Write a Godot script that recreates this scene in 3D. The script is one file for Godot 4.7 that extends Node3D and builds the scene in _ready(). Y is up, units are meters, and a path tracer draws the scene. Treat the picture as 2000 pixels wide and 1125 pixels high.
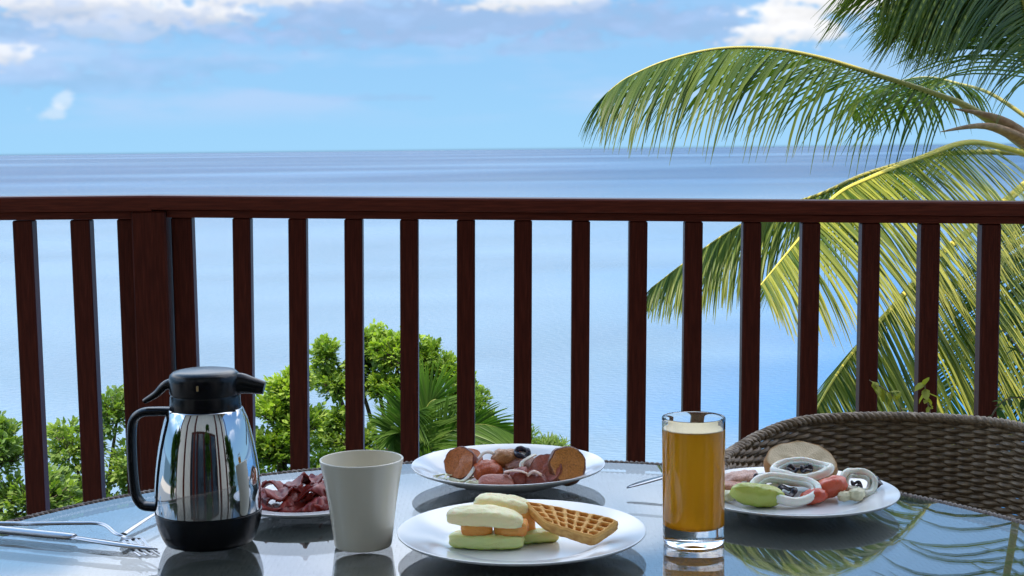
extends Node3D
# Breakfast on a terrace above the sea. Metres, y up, the deck's boards at y = 0, the sea at y = SEA.

const TABLE := 0.74       # top of the glass
const SEA := -30.0
var M := {}
var used := {}
var rng := RandomNumberGenerator.new()


# ------------------------------------------------------------------ mesh building
class Mb:
	var v := PackedVector3Array()
	var n := PackedVector3Array()
	var uv := PackedVector2Array()
	var c := PackedColorArray()
	var idx := PackedInt32Array()
	var tint := Color.WHITE
	var own_normals := false

	func p(at: Vector3, t := Vector2.ZERO) -> int:
		v.append(at)
		uv.append(t)
		c.append(tint)
		return v.size() - 1

	func tri(a: int, b: int, d: int) -> void:
		idx.append(a)
		idx.append(b)
		idx.append(d)

	func quad(a: int, b: int, d: int, e: int) -> void:
		tri(a, b, d)
		tri(a, d, e)

	func face(a: Vector3, b: Vector3, d: Vector3, e: Vector3) -> void:
		var i := p(a, Vector2(0, 0))
		p(b, Vector2(0, 1))
		p(d, Vector2(1, 1))
		p(e, Vector2(1, 0))
		quad(i, i + 1, i + 2, i + 3)

	func move(from: int, t: Transform3D) -> void:
		for i in range(from, v.size()):
			v[i] = t * v[i]

	func commit() -> ArrayMesh:
		n.resize(v.size())
		n.fill(Vector3.ZERO)
		for k in range(0, idx.size(), 3):
			var a := idx[k]
			var b := idx[k + 1]
			var d := idx[k + 2]
			var f := (v[d] - v[a]).cross(v[b] - v[a])
			n[a] += f
			n[b] += f
			n[d] += f
		for i in n.size():
			n[i] = n[i].normalized() if n[i].length_squared() > 1e-24 else Vector3.UP
		var a := []
		a.resize(Mesh.ARRAY_MAX)
		a[Mesh.ARRAY_VERTEX] = v
		a[Mesh.ARRAY_NORMAL] = n
		a[Mesh.ARRAY_TEX_UV] = uv
		a[Mesh.ARRAY_COLOR] = c
		a[Mesh.ARRAY_INDEX] = idx
		var m := ArrayMesh.new()
		m.add_surface_from_arrays(Mesh.PRIMITIVE_TRIANGLES, a)
		return m


func lathe(m: Mb, profile: Array, segs := 64, at := Vector3.ZERO, sharp := 0.7) -> void:
	# profile runs bottom centre, outside upwards, inside down again
	var runs := []
	var run := [profile[0]]
	for i in range(1, profile.size()):
		run.append(profile[i])
		if i < profile.size() - 1:
			var d0: Vector2 = profile[i] - profile[i - 1]
			var d1: Vector2 = profile[i + 1] - profile[i]
			if absf(d0.angle_to(d1)) > sharp:
				runs.append(run)
				run = [profile[i]]
	runs.append(run)
	for r in runs:
		var first := m.v.size()
		for k in r.size():
			for j in segs + 1:
				var a := TAU * j / segs
				m.p(at + Vector3(r[k].x * cos(a), r[k].y, r[k].x * sin(a)), Vector2(float(j) / segs, r[k].y * 10.0))
		for k in r.size() - 1:
			for j in segs:
				var a: int = first + k * (segs + 1) + j
				var b: int = a + segs + 1
				m.quad(a + 1, b + 1, b, a)


func smooth(pts: Array, count: int) -> PackedVector3Array:
	# Catmull-Rom through the points
	var out := PackedVector3Array()
	var last := pts.size() - 1
	for i in count:
		var t := float(i) / (count - 1) * last
		var k := mini(int(t), last - 1)
		var f := t - k
		var a: Vector3 = pts[maxi(k - 1, 0)]
		var b: Vector3 = pts[k]
		var d: Vector3 = pts[k + 1]
		var e: Vector3 = pts[mini(k + 2, last)]
		out.append(b.cubic_interpolate(d, a, e, f))
	return out


func tube(m: Mb, pts: PackedVector3Array, r0: float, r1: float, sides := 8, flat := 1.0, up := Vector3.UP, caps := true, power := 1.0) -> void:
	# a swept bar; flat squeezes it along its own up direction
	var first := m.v.size()
	var cnt := pts.size()
	var u := up
	for i in cnt:
		var t := (pts[mini(i + 1, cnt - 1)] - pts[maxi(i - 1, 0)]).normalized()
		u = (u - t * u.dot(t))
		u = u.normalized() if u.length() > 1e-4 else t.cross(Vector3(0.3, 0.5, 0.8)).normalized()
		var s := t.cross(u)
		var r := lerpf(r0, r1, pow(float(i) / (cnt - 1), power))
		for j in sides + 1:
			var a := TAU * j / sides
			m.p(pts[i] + s * cos(a) * r + u * sin(a) * r * flat, Vector2(float(j) / sides, i * 0.1))
	for i in cnt - 1:
		for j in sides:
			var a := first + i * (sides + 1) + j
			var b := a + sides + 1
			m.quad(a, b, b + 1, a + 1)
	if caps:
		for e in 2:
			var ring := first + e * (cnt - 1) * (sides + 1)
			var mid := m.p(pts[e * (cnt - 1)])
			var rim := m.v.size()
			for j in sides + 1:
				m.p(m.v[ring + j])
			for j in sides:
				if e == 0:
					m.tri(mid, rim + j, rim + j + 1)
				else:
					m.tri(mid, rim + j + 1, rim + j)


func box(m: Mb, lo: Vector3, hi: Vector3, bev := 0.0, t := Transform3D.IDENTITY) -> void:
	# a box with chamfered edges
	var from := m.v.size()
	var mid := (lo + hi) / 2
	var h := (hi - lo) / 2
	for ax in 3:
		var b1 := (ax + 1) % 3
		var b2 := (ax + 2) % 3
		for s in [-1.0, 1.0]:
			var q := []
			for w in [[-1, -1], [-1, 1], [1, 1], [1, -1]]:
				var x := Vector3.ZERO
				x[ax] = s * h[ax]
				x[b1] = w[0] * (h[b1] - bev)
				x[b2] = w[1] * (h[b2] - bev)
				q.append(mid + x)
			if s > 0:
				m.face(q[0], q[1], q[2], q[3])
			else:
				m.face(q[3], q[2], q[1], q[0])
			if bev > 0.0:
				for s2 in [-1.0, 1.0]:
					var a := Vector3.ZERO
					a[ax] = s * h[ax]
					a[b1] = s2 * (h[b1] - bev)
					var b := Vector3.ZERO
					b[ax] = s * (h[ax] - bev)
					b[b1] = s2 * h[b1]
					var e := Vector3.ZERO
					e[b2] = h[b2] - bev
					if s * s2 > 0:
						m.face(mid + a - e, mid + a + e, mid + b + e, mid + b - e)
					else:
						m.face(mid + b - e, mid + b + e, mid + a + e, mid + a - e)
	m.move(from, t)


func ball(m: Mb, size: Vector3, t: Transform3D, amp := 0.0, freq := 1.0, power := 2.0, rings := 14, segs := 20, shift := 0.0) -> void:
	# a rounded lump: power 2 is an ellipsoid, 4 a block with soft edges; noise roughens it
	var first := m.v.size()
	for i in rings + 1:
		var th := PI * i / rings
		for j in segs + 1:
			var ph := TAU * j / segs
			var d := Vector3(sin(th) * cos(ph), cos(th), sin(th) * sin(ph))
			var k := pow(pow(absf(d.x), power) + pow(absf(d.y), power) + pow(absf(d.z), power), -1.0 / power)
			var q := d * k
			if amp > 0.0:
				q *= 1.0 + amp * lump.get_noise_3d(q.x * freq + shift, q.y * freq, q.z * freq)
			m.p(t * (q * size), Vector2(float(j) / segs, float(i) / rings))
	for i in rings:
		for j in segs:
			var a := first + i * (segs + 1) + j
			var b := a + segs + 1
			m.quad(a, a + 1, b + 1, b)


var lump := FastNoiseLite.new()


# ------------------------------------------------------------------ naming
func numbered(called: String) -> String:
	if not used.has(called):
		used[called] = 0
		return called
	used[called] += 1
	return "%s_%03d" % [called, used[called]]


func obj(called: String, mesh: Variant, mat: Material, parent: Node3D = null) -> MeshInstance3D:
	var o := MeshInstance3D.new()
	o.mesh = mesh.commit() if mesh is Mb else mesh
	o.material_override = mat
	o.cast_shadow = GeometryInstance3D.SHADOW_CASTING_SETTING_ON
	if parent:
		var name_now := called
		var k := 0
		while parent.has_node(name_now):
			k += 1
			name_now = "%s_%03d" % [called, k]
		o.name = name_now
		parent.add_child(o, true)
	else:
		o.name = numbered(called)
		add_child(o, true)
	return o


func tag(o: Node3D, label: String, category: String, group := "") -> Node3D:
	o.set_meta("label", label)
	o.set_meta("category", category)
	if group:
		o.set_meta("group", group)
	return o


func thing(called: String, label: String, category: String, at := Vector3.ZERO, turn := 0.0, group := "") -> Node3D:
	var o := Node3D.new()
	o.name = numbered(called)
	add_child(o, true)
	o.position = at
	o.rotation.y = turn
	return tag(o, label, category, group)


func struct(called: String, mesh: Variant, mat: Material) -> MeshInstance3D:
	var o := obj(called, mesh, mat)
	o.set_meta("kind", "structure")
	return o


# ------------------------------------------------------------------ materials
func lin(r: float, g: float, b: float) -> Color:
	return Color(r, g, b).linear_to_srgb()


func mat(col: Color, rough := 0.6, metal := 0.0, spec := 0.5) -> StandardMaterial3D:
	var m := StandardMaterial3D.new()
	m.albedo_color = col
	m.roughness = rough
	m.metallic = metal
	m.metallic_specular = spec
	return m


func noise_tex(freq: float, stops: Array, octaves := 4, seed_at := 1, size := 512, bump := false, strength := 4.0) -> NoiseTexture2D:
	var f := FastNoiseLite.new()
	f.noise_type = FastNoiseLite.TYPE_SIMPLEX_SMOOTH
	f.frequency = freq
	f.fractal_octaves = octaves
	f.seed = seed_at
	var t := NoiseTexture2D.new()
	t.width = size
	t.height = size
	t.seamless = true
	t.noise = f
	if bump:
		t.as_normal_map = true
		t.bump_strength = strength
	elif stops.size():
		var g := Gradient.new()
		var off := PackedFloat32Array()
		var cols := PackedColorArray()
		for s in stops:
			off.append(s[0])
			cols.append(s[1])
		g.offsets = off
		g.colors = cols
		t.color_ramp = g
	return t


func textured(m: StandardMaterial3D, tex: Texture2D, scale: Vector3, world := false) -> StandardMaterial3D:
	m.albedo_texture = tex
	m.uv1_triplanar = true
	m.uv1_world_triplanar = world
	m.uv1_scale = scale
	return m


func relief(m: StandardMaterial3D, tex: Texture2D, cm: float) -> StandardMaterial3D:
	m.heightmap_enabled = true
	m.heightmap_texture = tex
	m.heightmap_scale = cm
	return m


func tinted(rough: float, spec := 0.5) -> StandardMaterial3D:
	# colour comes with the vertices
	var m := mat(Color.WHITE, rough, 0.0, spec)
	m.vertex_color_use_as_albedo = true
	return m


func weave_image(light: Color, dark: Color) -> Array:
	# two over, two under: colour and height of a plaited cane surface
	var size := 256
	var cell := 16
	var a := Image.create(size, size, false, Image.FORMAT_RGB8)
	var h := Image.create(size, size, false, Image.FORMAT_RGB8)
	var f := FastNoiseLite.new()
	f.frequency = 0.11
	for y in size:
		for x in size:
			var cx := x / cell
			var cy := y / cell
			var across := posmod(cx + cy, 4) < 2
			var k := fmod(float(y if across else x), cell) / cell
			var edge := sin(PI * k)
			var along := fmod(float((x if across else y) + (cy if across else cx) * cell), cell * 2.0) / (cell * 2.0)
			var up := pow(edge, 0.5) * (0.55 + 0.45 * sin(PI * along))
			var t := clampf(0.75 + 0.5 * f.get_noise_2d(cx * 9.0 if not across else x * 0.3, cy * 9.0 if across else y * 0.3), 0, 1)
			a.set_pixel(x, y, dark.lerp(light, t))
			h.set_pixel(x, y, Color(up, up, up))
	return [ImageTexture.create_from_image(a), ImageTexture.create_from_image(h)]


func materials() -> void:
	# stained, varnished timber: fine lengthwise grain
	var grain := noise_tex(0.02, [[0.0, lin(0.070, 0.015, 0.009)], [0.45, lin(0.095, 0.020, 0.011)], [0.7, lin(0.115, 0.024, 0.013)], [1.0, lin(0.15, 0.034, 0.018)]], 5, 11)
	var grey := noise_tex(0.03, [], 5, 12)
	for d in [["wood_x", Vector3(0.9, 14, 14)], ["wood_y", Vector3(14, 0.9, 14)]]:
		var w := textured(mat(Color.WHITE, 0.36, 0.0, 0.22), grain, d[1])
		relief(w, grey, 0.03)
		if d[0] == "wood_y":
			w.albedo_color = Color(0.86, 0.84, 0.84)
		M[d[0]] = w
	M.steel = mat(lin(0.62, 0.62, 0.63), 0.045, 1.0)
	M.cutlery = mat(lin(0.42, 0.42, 0.44), 0.2, 1.0)
	M.black = mat(lin(0.006, 0.006, 0.008), 0.24, 0.0, 0.4)
	M.gold = mat(lin(0.7, 0.5, 0.25), 0.3, 0.8)
	var glaze := mat(lin(0.78, 0.78, 0.77), 0.12, 0.0, 0.5)
	M.porcelain = glaze
	M.mug = mat(lin(0.76, 0.70, 0.57), 0.25, 0.0, 0.5)
	var pane := mat(Color(0.80, 0.88, 0.84, 0.03), 0.0, 0.0, 0.6)
	pane.transparency = BaseMaterial3D.TRANSPARENCY_ALPHA
	M.pane = pane
	var clear := mat(Color(1, 1, 1, 0.0), 0.0)
	clear.refraction_enabled = true
	clear.refraction_scale = 0.05
	clear.transparency = BaseMaterial3D.TRANSPARENCY_ALPHA
	M.glass = clear
	var juice := mat(Color(lin(1.0, 0.52, 0.018), 0.22), 0.9, 0.0, 0.3)
	juice.refraction_enabled = true
	juice.refraction_scale = 0.034
	juice.transparency = BaseMaterial3D.TRANSPARENCY_ALPHA
	M.juice = juice
	var wv := weave_image(lin(0.05, 0.044, 0.034), lin(0.02, 0.017, 0.013))
	var table_cane := textured(mat(Color.WHITE, 0.7, 0.0, 0.15), wv[0], Vector3(11, 11, 11))
	table_cane.specular_mode = BaseMaterial3D.SPECULAR_DISABLED
	relief(table_cane, wv[1], 0.12)
	M.table_cane = table_cane
	M.cane = textured(mat(Color.WHITE, 0.5), noise_tex(0.012, [[0.0, lin(0.09, 0.060, 0.036)], [0.5, lin(0.21, 0.138, 0.074)], [1.0, lin(0.43, 0.31, 0.19)]], 4, 31), Vector3(12, 60, 12))
	M.rope = textured(mat(Color.WHITE, 0.55), noise_tex(0.02, [[0.0, lin(0.05, 0.034, 0.025)], [1.0, lin(0.19, 0.135, 0.10)]], 3, 32), Vector3(20, 20, 20))
	M.ceiling = textured(mat(Color.WHITE, 0.8), noise_tex(0.02, [[0.0, lin(0.42, 0.34, 0.25)], [1.0, lin(0.58, 0.49, 0.38)]], 4, 34), Vector3(0.8, 6, 6))
	M.deck = textured(mat(Color.WHITE, 0.6), noise_tex(0.02, [[0.0, lin(0.40, 0.36, 0.30)], [1.0, lin(0.56, 0.52, 0.45)]], 5, 35), Vector3(1.2, 1.2, 1.2))
	M.soil = textured(mat(Color.WHITE, 0.95), noise_tex(0.02, [[0.0, lin(0.02, 0.035, 0.012)], [0.5, lin(0.04, 0.065, 0.02)], [1.0, lin(0.09, 0.085, 0.045)]], 5, 36), Vector3(0.3, 0.3, 0.3), true)
	M.bark = relief(textured(mat(Color.WHITE, 0.9), noise_tex(0.03, [[0.0, lin(0.06, 0.045, 0.03)], [1.0, lin(0.22, 0.18, 0.13)]], 5, 37), Vector3(3, 1, 3)), grey, 1.0)
	# leaves: thin, glossy on top, letting light through
	for d in [["leaf", lin(0.90, 1.0, 0.22), 0.5], ["frond", lin(0.60, 0.75, 0.10), 0.36]]:
		var l := tinted(d[2], 0.36)
		l.backlight_enabled = true
		l.backlight = d[1]
		l.cull_mode = BaseMaterial3D.CULL_DISABLED
		M[d[0]] = l
	M.rachis = tinted(0.45)
	M.sheath = textured(mat(Color.WHITE, 0.8), noise_tex(0.02, [[0.0, lin(0.30, 0.16, 0.09)], [1.0, lin(0.62, 0.42, 0.25)]], 4, 38), Vector3(2, 2, 2))
	M.clay = mat(lin(0.3, 0.13, 0.07), 0.8)
	# food
	var speck := noise_tex(0.03, [], 4, 41)
	var food := tinted(0.42)
	M.food = food
	var wet := relief(tinted(0.2), speck, 0.035)
	wet.uv1_triplanar = true
	wet.uv1_scale = Vector3(22, 22, 22)
	wet.subsurf_scatter_enabled = true
	wet.subsurf_scatter_strength = 0.25
	M.wet = wet
	var crust := tinted(0.6)
	M.crust = relief(crust, speck, 0.05)
	M.crust.uv1_triplanar = true
	M.crust.uv1_scale = Vector3(25, 25, 25)
	var meat := textured(tinted(0.33), noise_tex(0.035, [[0.0, Color(0.62, 0.58, 0.56)], [0.5, Color(0.92, 0.9, 0.88)], [1.0, Color(1, 1, 1)]], 4, 42), Vector3(22, 22, 22))
	M.meat = relief(meat, speck, 0.06)
	var flesh := tinted(0.3)
	flesh.subsurf_scatter_enabled = true
	flesh.subsurf_scatter_strength = 0.4
	M.flesh = relief(flesh, speck, 0.05)
	M.flesh.uv1_triplanar = true
	M.flesh.uv1_scale = Vector3(30, 60, 30)
	# sea
	var sea := tinted(0.22, 0.17)
	sea.uv1_triplanar = true
	sea.uv1_world_triplanar = true
	sea.uv1_scale = Vector3(0.045, 0.045, 0.085)
	sea.normal_enabled = true
	sea.normal_texture = noise_tex(0.012, [], 5, 51, 1024, true, 6.0)
	sea.normal_scale = 1.1
	M.sea = sea


# ------------------------------------------------------------------ sky
var sky_noise: FastNoiseLite
var fine_noise: FastNoiseLite
# cloud banks low over the water: azimuth, elevation, half sizes, amount, kind (0 white, 1 lavender)
const BANKS := [
	[-16.4, 5.65, 5.2, 0.85, 1.0, 0], [-12.3, 5.25, 3.6, 0.55, 1.0, 0], [-9.0, 5.9, 4.0, 0.5, 0.7, 0], [-15.0, 4.55, 2.6, 0.4, 0.5, 0], [-15.5, 4.9, 7.0, 0.9, 0.6, 1],
	[-19.6, 3.75, 1.9, 0.4, 0.75, 0], [-16.5, 2.7, 5.5, 0.45, 0.4, 1], [-13.0, 3.3, 5.0, 0.35, 0.35, 1], [-16.9, 2.0, 0.45, 0.50, 0.38, 0], [-17.2, 1.55, 0.55, 0.35, 0.38, 0],
	[-3.0, 5.0, 8.0, 0.85, 0.95, 1], [1.0, 5.75, 3.2, 0.5, 0.85, 0], [4.0, 4.9, 4.0, 0.8, 0.75, 1], [2.0, 4.0, 3.0, 0.35, 0.55, 1], [7.4, 4.7, 2.4, 0.8, 0.7, 1], [-5.5, 4.3, 5.0, 0.4, 0.55, 1],
	[11.0, 4.9, 2.0, 0.95, 1.0, 0], [12.2, 5.6, 2.0, 0.9, 1.0, 0], [10.0, 4.35, 1.3, 0.45, 0.9, 0], [11.6, 4.3, 1.6, 0.4, 0.8, 0], [16.0, 5.8, 3.0, 0.6, 0.6, 0], [-4.5, 2.05, 2.4, 0.14, 0.3, 1], [6.0, 2.0, 3.0, 0.2, 0.12, 0],
]


func air(az: float, el: float) -> Vector3:
	var sy := sin(deg_to_rad(el))
	var cy := cos(deg_to_rad(el))
	var k := pow(1.0 - sy, 3.0)
	var base := Vector3(0.12, 0.28, 0.64).lerp(Vector3(0.28, 0.535, 0.795), k)
	base = base.lerp(Vector3(0.292, 0.545, 0.785), exp(-el / 1.6))
	var plain_air := base
	var hazy_air := base.lerp(Vector3(0.55, 0.98, 1.55), smoothstep(7.0, 15.0, el) * (1.0 - smoothstep(30.0, 75.0, el)))
	var open_air := smoothstep(8.0, 21.0, el)
	var ar := deg_to_rad(az)
	var qx := sin(ar) * cy / (sy + 0.12)
	var qz := -cos(ar) * cy / (sy + 0.12)
	var c := hazy_air.lerp(plain_air, 0.5 + 0.5 * sin(clampf((az - 8.0) / 50.0, -1.0, 1.0) * PI * 0.5) * (1.0 if absf(az) < 58.0 else cos((absf(az) - 58.0) / 122.0 * PI * 0.5)))
	if open_air > 0.0:
		var s := sky_noise.get_noise_2d(qx, qz)
		var lean := exp(-pow((az + 14.0) / 46.0, 2.0) - pow((el - 22.0) / 16.0, 2.0))
		var cover := smoothstep(-0.10, 0.32, s + lean * 0.30 - 0.05) * open_air
		var thick := smoothstep(0.1, 0.55, s)
		var cl := Vector3(1.85, 1.90, 2.0).lerp(Vector3(1.0, 1.12, 1.45), thick * 0.8) * (1.0 + 0.25 * lean + 0.70 * smoothstep(18.0, 40.0, el))  # higher clouds, out of view, are brightened to light the table
		c = c.lerp(cl, cover * 0.93)
	if el < 9.0 and absf(az) < 34.0:
		var e := fine_noise.get_noise_2d(az * 1.1, el * 3.0)
		var e2 := fine_noise.get_noise_2d(az * 3.0 + 90.0, el * 6.0)
		# thin streaky veil, mostly to the left
		var veil := smoothstep(-0.25, 0.55, fine_noise.get_noise_2d(az * 0.22 + 40.0, el * 1.5) + 0.25 * e) * smoothstep(0.6, 2.2, el) * (0.50 - 0.014 * az)
		c = c.lerp(Vector3(0.42, 0.55, 0.78), clampf(veil, 0.0, 0.75))
		for b in BANKS:
			var dx: float = (az - b[0]) / b[2]
			var dy: float = (el - b[1]) / b[3]
			var r := dx * dx + dy * dy
			if r < 3.5:
				var a := smoothstep(0.24, 0.70, exp(-r) + 0.50 * e + 0.36 * e2) * float(b[4])
				if b[5] == 0:
					c = c.lerp(Vector3(0.80, 0.805, 0.825) * (1.0 - 0.18 * smoothstep(0.2, -0.9, dy) + 0.1 * e2), a)
				else:
					c = c.lerp(Vector3(0.29, 0.425, 0.66) * (1.0 + 0.25 * e), a * 0.9)
	return c


func sky_image() -> Image:
	# clear air, low haze and fair-weather clouds, computed for every direction; x runs clockwise from straight out to sea
	var w := 2048
	var h := 1024
	sky_noise = FastNoiseLite.new()
	sky_noise.noise_type = FastNoiseLite.TYPE_SIMPLEX_SMOOTH
	sky_noise.frequency = 0.55
	sky_noise.fractal_octaves = 5
	sky_noise.seed = 7
	fine_noise = FastNoiseLite.new()
	fine_noise.noise_type = FastNoiseLite.TYPE_SIMPLEX_SMOOTH
	fine_noise.frequency = 0.32
	fine_noise.fractal_octaves = 5
	fine_noise.seed = 19
	var px := PackedFloat32Array()
	px.resize(w * h * 3)
	for y in h / 2:
		var el := 90.0 - (y + 0.5) / h * 180.0
		for x in w:
			var az := (x + 0.5) / w * 360.0
			var c := air(az - 360.0 if az > 180.0 else az, el)
			var i := (y * w + x) * 3
			px[i] = c.x
			px[i + 1] = c.y
			px[i + 2] = c.z
	for i in range(w * h / 2, w * h):
		px[i * 3] = 0.13
		px[i * 3 + 1] = 0.22
		px[i * 3 + 2] = 0.33
	var im := Image.create_from_data(w, h, false, Image.FORMAT_RGBF, px.to_byte_array())
	im.resize(w * 2, h * 2, Image.INTERPOLATE_BILINEAR)
	# the low clouds have finer edges: the band round them at full detail
	for y in range(h - 130, h):
		var el := 90.0 - (y + 0.5) / (h * 2) * 180.0
		for k in range(-400, 400):
			var c := air((k + 0.5) / (w * 2) * 360.0, el)
			im.set_pixel(posmod(k, w * 2), y, Color(c.x, c.y, c.z))
	return im


# ------------------------------------------------------------------ railing
func railing() -> void:
	var t := thing("deck_railing", "dark red-brown varnished wooden railing along the terrace edge above the sea", "railing", Vector3(-0.86, 0, -3.5))
	# a straight run of handrail from a to b (things' own axes): the board, and the fillet below it
	for run in [[Vector3(-2.2, 1.044, 0.0), Vector3(0.0, 1.0402, 0.0), 0.0365], [Vector3(0.0, 1.0402, 0.0), Vector3(3.6, 0.9785, 0.137), 0.033]]:
		var a: Vector3 = run[0]
		var b: Vector3 = run[1]
		var d := b - a
		var tr := Transform3D(Basis(d.normalized(), d.normalized().cross(Vector3(0, 0, -1)).normalized() * -1.0, Vector3(0, 0, 1)), a)
		tr.basis.y = Vector3(0, 0, 1).cross(tr.basis.x).normalized()
		tr.basis.z = tr.basis.x.cross(tr.basis.y)
		var m := Mb.new()
		box(m, Vector3(0.0, -run[2], -0.055), Vector3(d.length() + (0.012 if a.x < -1.0 else 0.0), 0, 0.045), 0.004, tr)
		obj("top_rail", m, M.wood_x, t)
		m = Mb.new()
		box(m, Vector3(0.003, -run[2] - 0.019, -0.024), Vector3(d.length() - 0.003, -run[2] - 0.0005, 0.024), 0.002, tr)
		obj("fillet_rail", m, M.wood_x, t)
		m = Mb.new()
		tr.origin.y -= 0.91
		box(m, Vector3(0.003, -0.07, -0.022), Vector3(d.length() - 0.003, 0, 0.022), 0.003, tr)
		obj("bottom_rail", m, M.wood_x, t)
	var m := Mb.new()
	box(m, Vector3(-0.041, 0.0, -0.045), Vector3(0.041, 1.0035, 0.042), 0.004)
	obj("post", m, M.wood_y, t)
	# balusters: place along the rail at its lower edge, lean (sideways per metre), how far they stand forward, width
	var list := [
		[-0.585, -0.004, 0.0, 0.046], [-0.446, -0.004, 0.0, 0.046], [-0.307, -0.005, 0.0, 0.047], [-0.1695, -0.006, 0.0, 0.047], [-0.061, -0.004, -0.012, 0.047],
		[0.070, -0.002, -0.012, 0.05], [0.2171, 0.015, 0.006, 0.043], [0.351, 0.0175, 0.012, 0.043], [0.4848, 0.0165, 0.017, 0.043], [0.6174, 0.0155, 0.022, 0.043], [0.7525, 0.0145, 0.027, 0.043],
		[0.888, 0.013, 0.033, 0.043], [1.025, 0.0125, 0.038, 0.043], [1.160, 0.0125, 0.043, 0.0435], [1.290, 0.0105, 0.048, 0.043], [1.427, 0.008, 0.053, 0.043], [1.565, 0.0095, 0.058, 0.043], [1.704, 0.0055, 0.064, 0.0435], [1.842, 0.003, 0.069, 0.0455], [1.983, 0.0, 0.074, 0.0455],
		[2.128, 0.001, 0.080, 0.045], [2.27, 0.001, 0.085, 0.045],
	]
	for b in list:
		var x: float = b[0]
		var top := (1.0405 - 0.0365 - 0.0195) if x < 0.0 else (1.040 - 0.033 - 0.0195 - (x - 0.06) * 0.01737)
		var mb := Mb.new()
		var w: float = b[3] * 0.5
		box(mb, Vector3(-w, -top + 0.129, -0.020), Vector3(w, -0.0005, 0.020), 0.003)
		var o := obj("baluster", mb, M.wood_y, t)
		o.position = Vector3(x, top, b[2])
		o.rotation.z = -b[1]


# ------------------------------------------------------------------ table and chair
func ring_rope(m: Mb, radius: float, thick: float, strands: int, turns: int, y: float, a0 := 0.0, a1 := TAU, centre := Vector3.ZERO) -> void:
	var steps := turns * 6
	for s in strands:
		var pts := PackedVector3Array()
		for i in steps + 1:
			var a := lerpf(a0, a1, float(i) / steps)
			var ph := TAU * turns * i / steps + TAU * s / strands
			var r := radius + cos(ph) * thick * 0.62
			pts.append(centre + Vector3(cos(a) * r, y + sin(ph) * thick * 0.62, sin(a) * r))
		tube(m, pts, thick * 0.62, thick * 0.62, 6, 1.0, Vector3.UP, false)


func table() -> void:
	var t := thing("round_table", "round woven cane table with a clear glass top, laid for breakfast", "table", Vector3(-0.022, 0, -1.228))
	var m := Mb.new()
	lathe(m, [Vector2(0, TABLE - 0.007), Vector2(0.6235, TABLE - 0.007), Vector2(0.625, TABLE - 0.0055), Vector2(0.625, TABLE - 0.0015), Vector2(0.6235, TABLE), Vector2(0, TABLE)], 160, Vector3.ZERO, 0.5)
	obj("glass_top", m, M.pane, t)
	m = Mb.new()
	lathe(m, [Vector2(0, TABLE - 0.03), Vector2(0.622, TABLE - 0.03), Vector2(0.622, TABLE - 0.011), Vector2(0, TABLE - 0.011)], 96, Vector3.ZERO, 0.5)
	obj("woven_top", m, M.table_cane, t)
	m = Mb.new()
	ring_rope(m, 0.6320, 0.0054, 2, 300, TABLE - 0.0045)
	obj("braided_rim", m, M.rope, t)
	m = Mb.new()
	lathe(m, [Vector2(0.60, TABLE - 0.10), Vector2(0.632, TABLE - 0.10), Vector2(0.632, TABLE - 0.016), Vector2(0.60, TABLE - 0.031)], 96, Vector3.ZERO, 0.5)
	obj("woven_apron", m, M.table_cane, t)
	for a in 4:
		m = Mb.new()
		var d := Vector3(cos(PI * (a + 0.5) / 2), 0, sin(PI * (a + 0.5) / 2))
		tube(m, PackedVector3Array([d * 0.50, d * 0.50 + Vector3(0, 0.35, 0), d * 0.50 + Vector3(0, TABLE - 0.032, 0)]), 0.028, 0.028, 12)
		obj("leg", m, M.table_cane, t)


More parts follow.
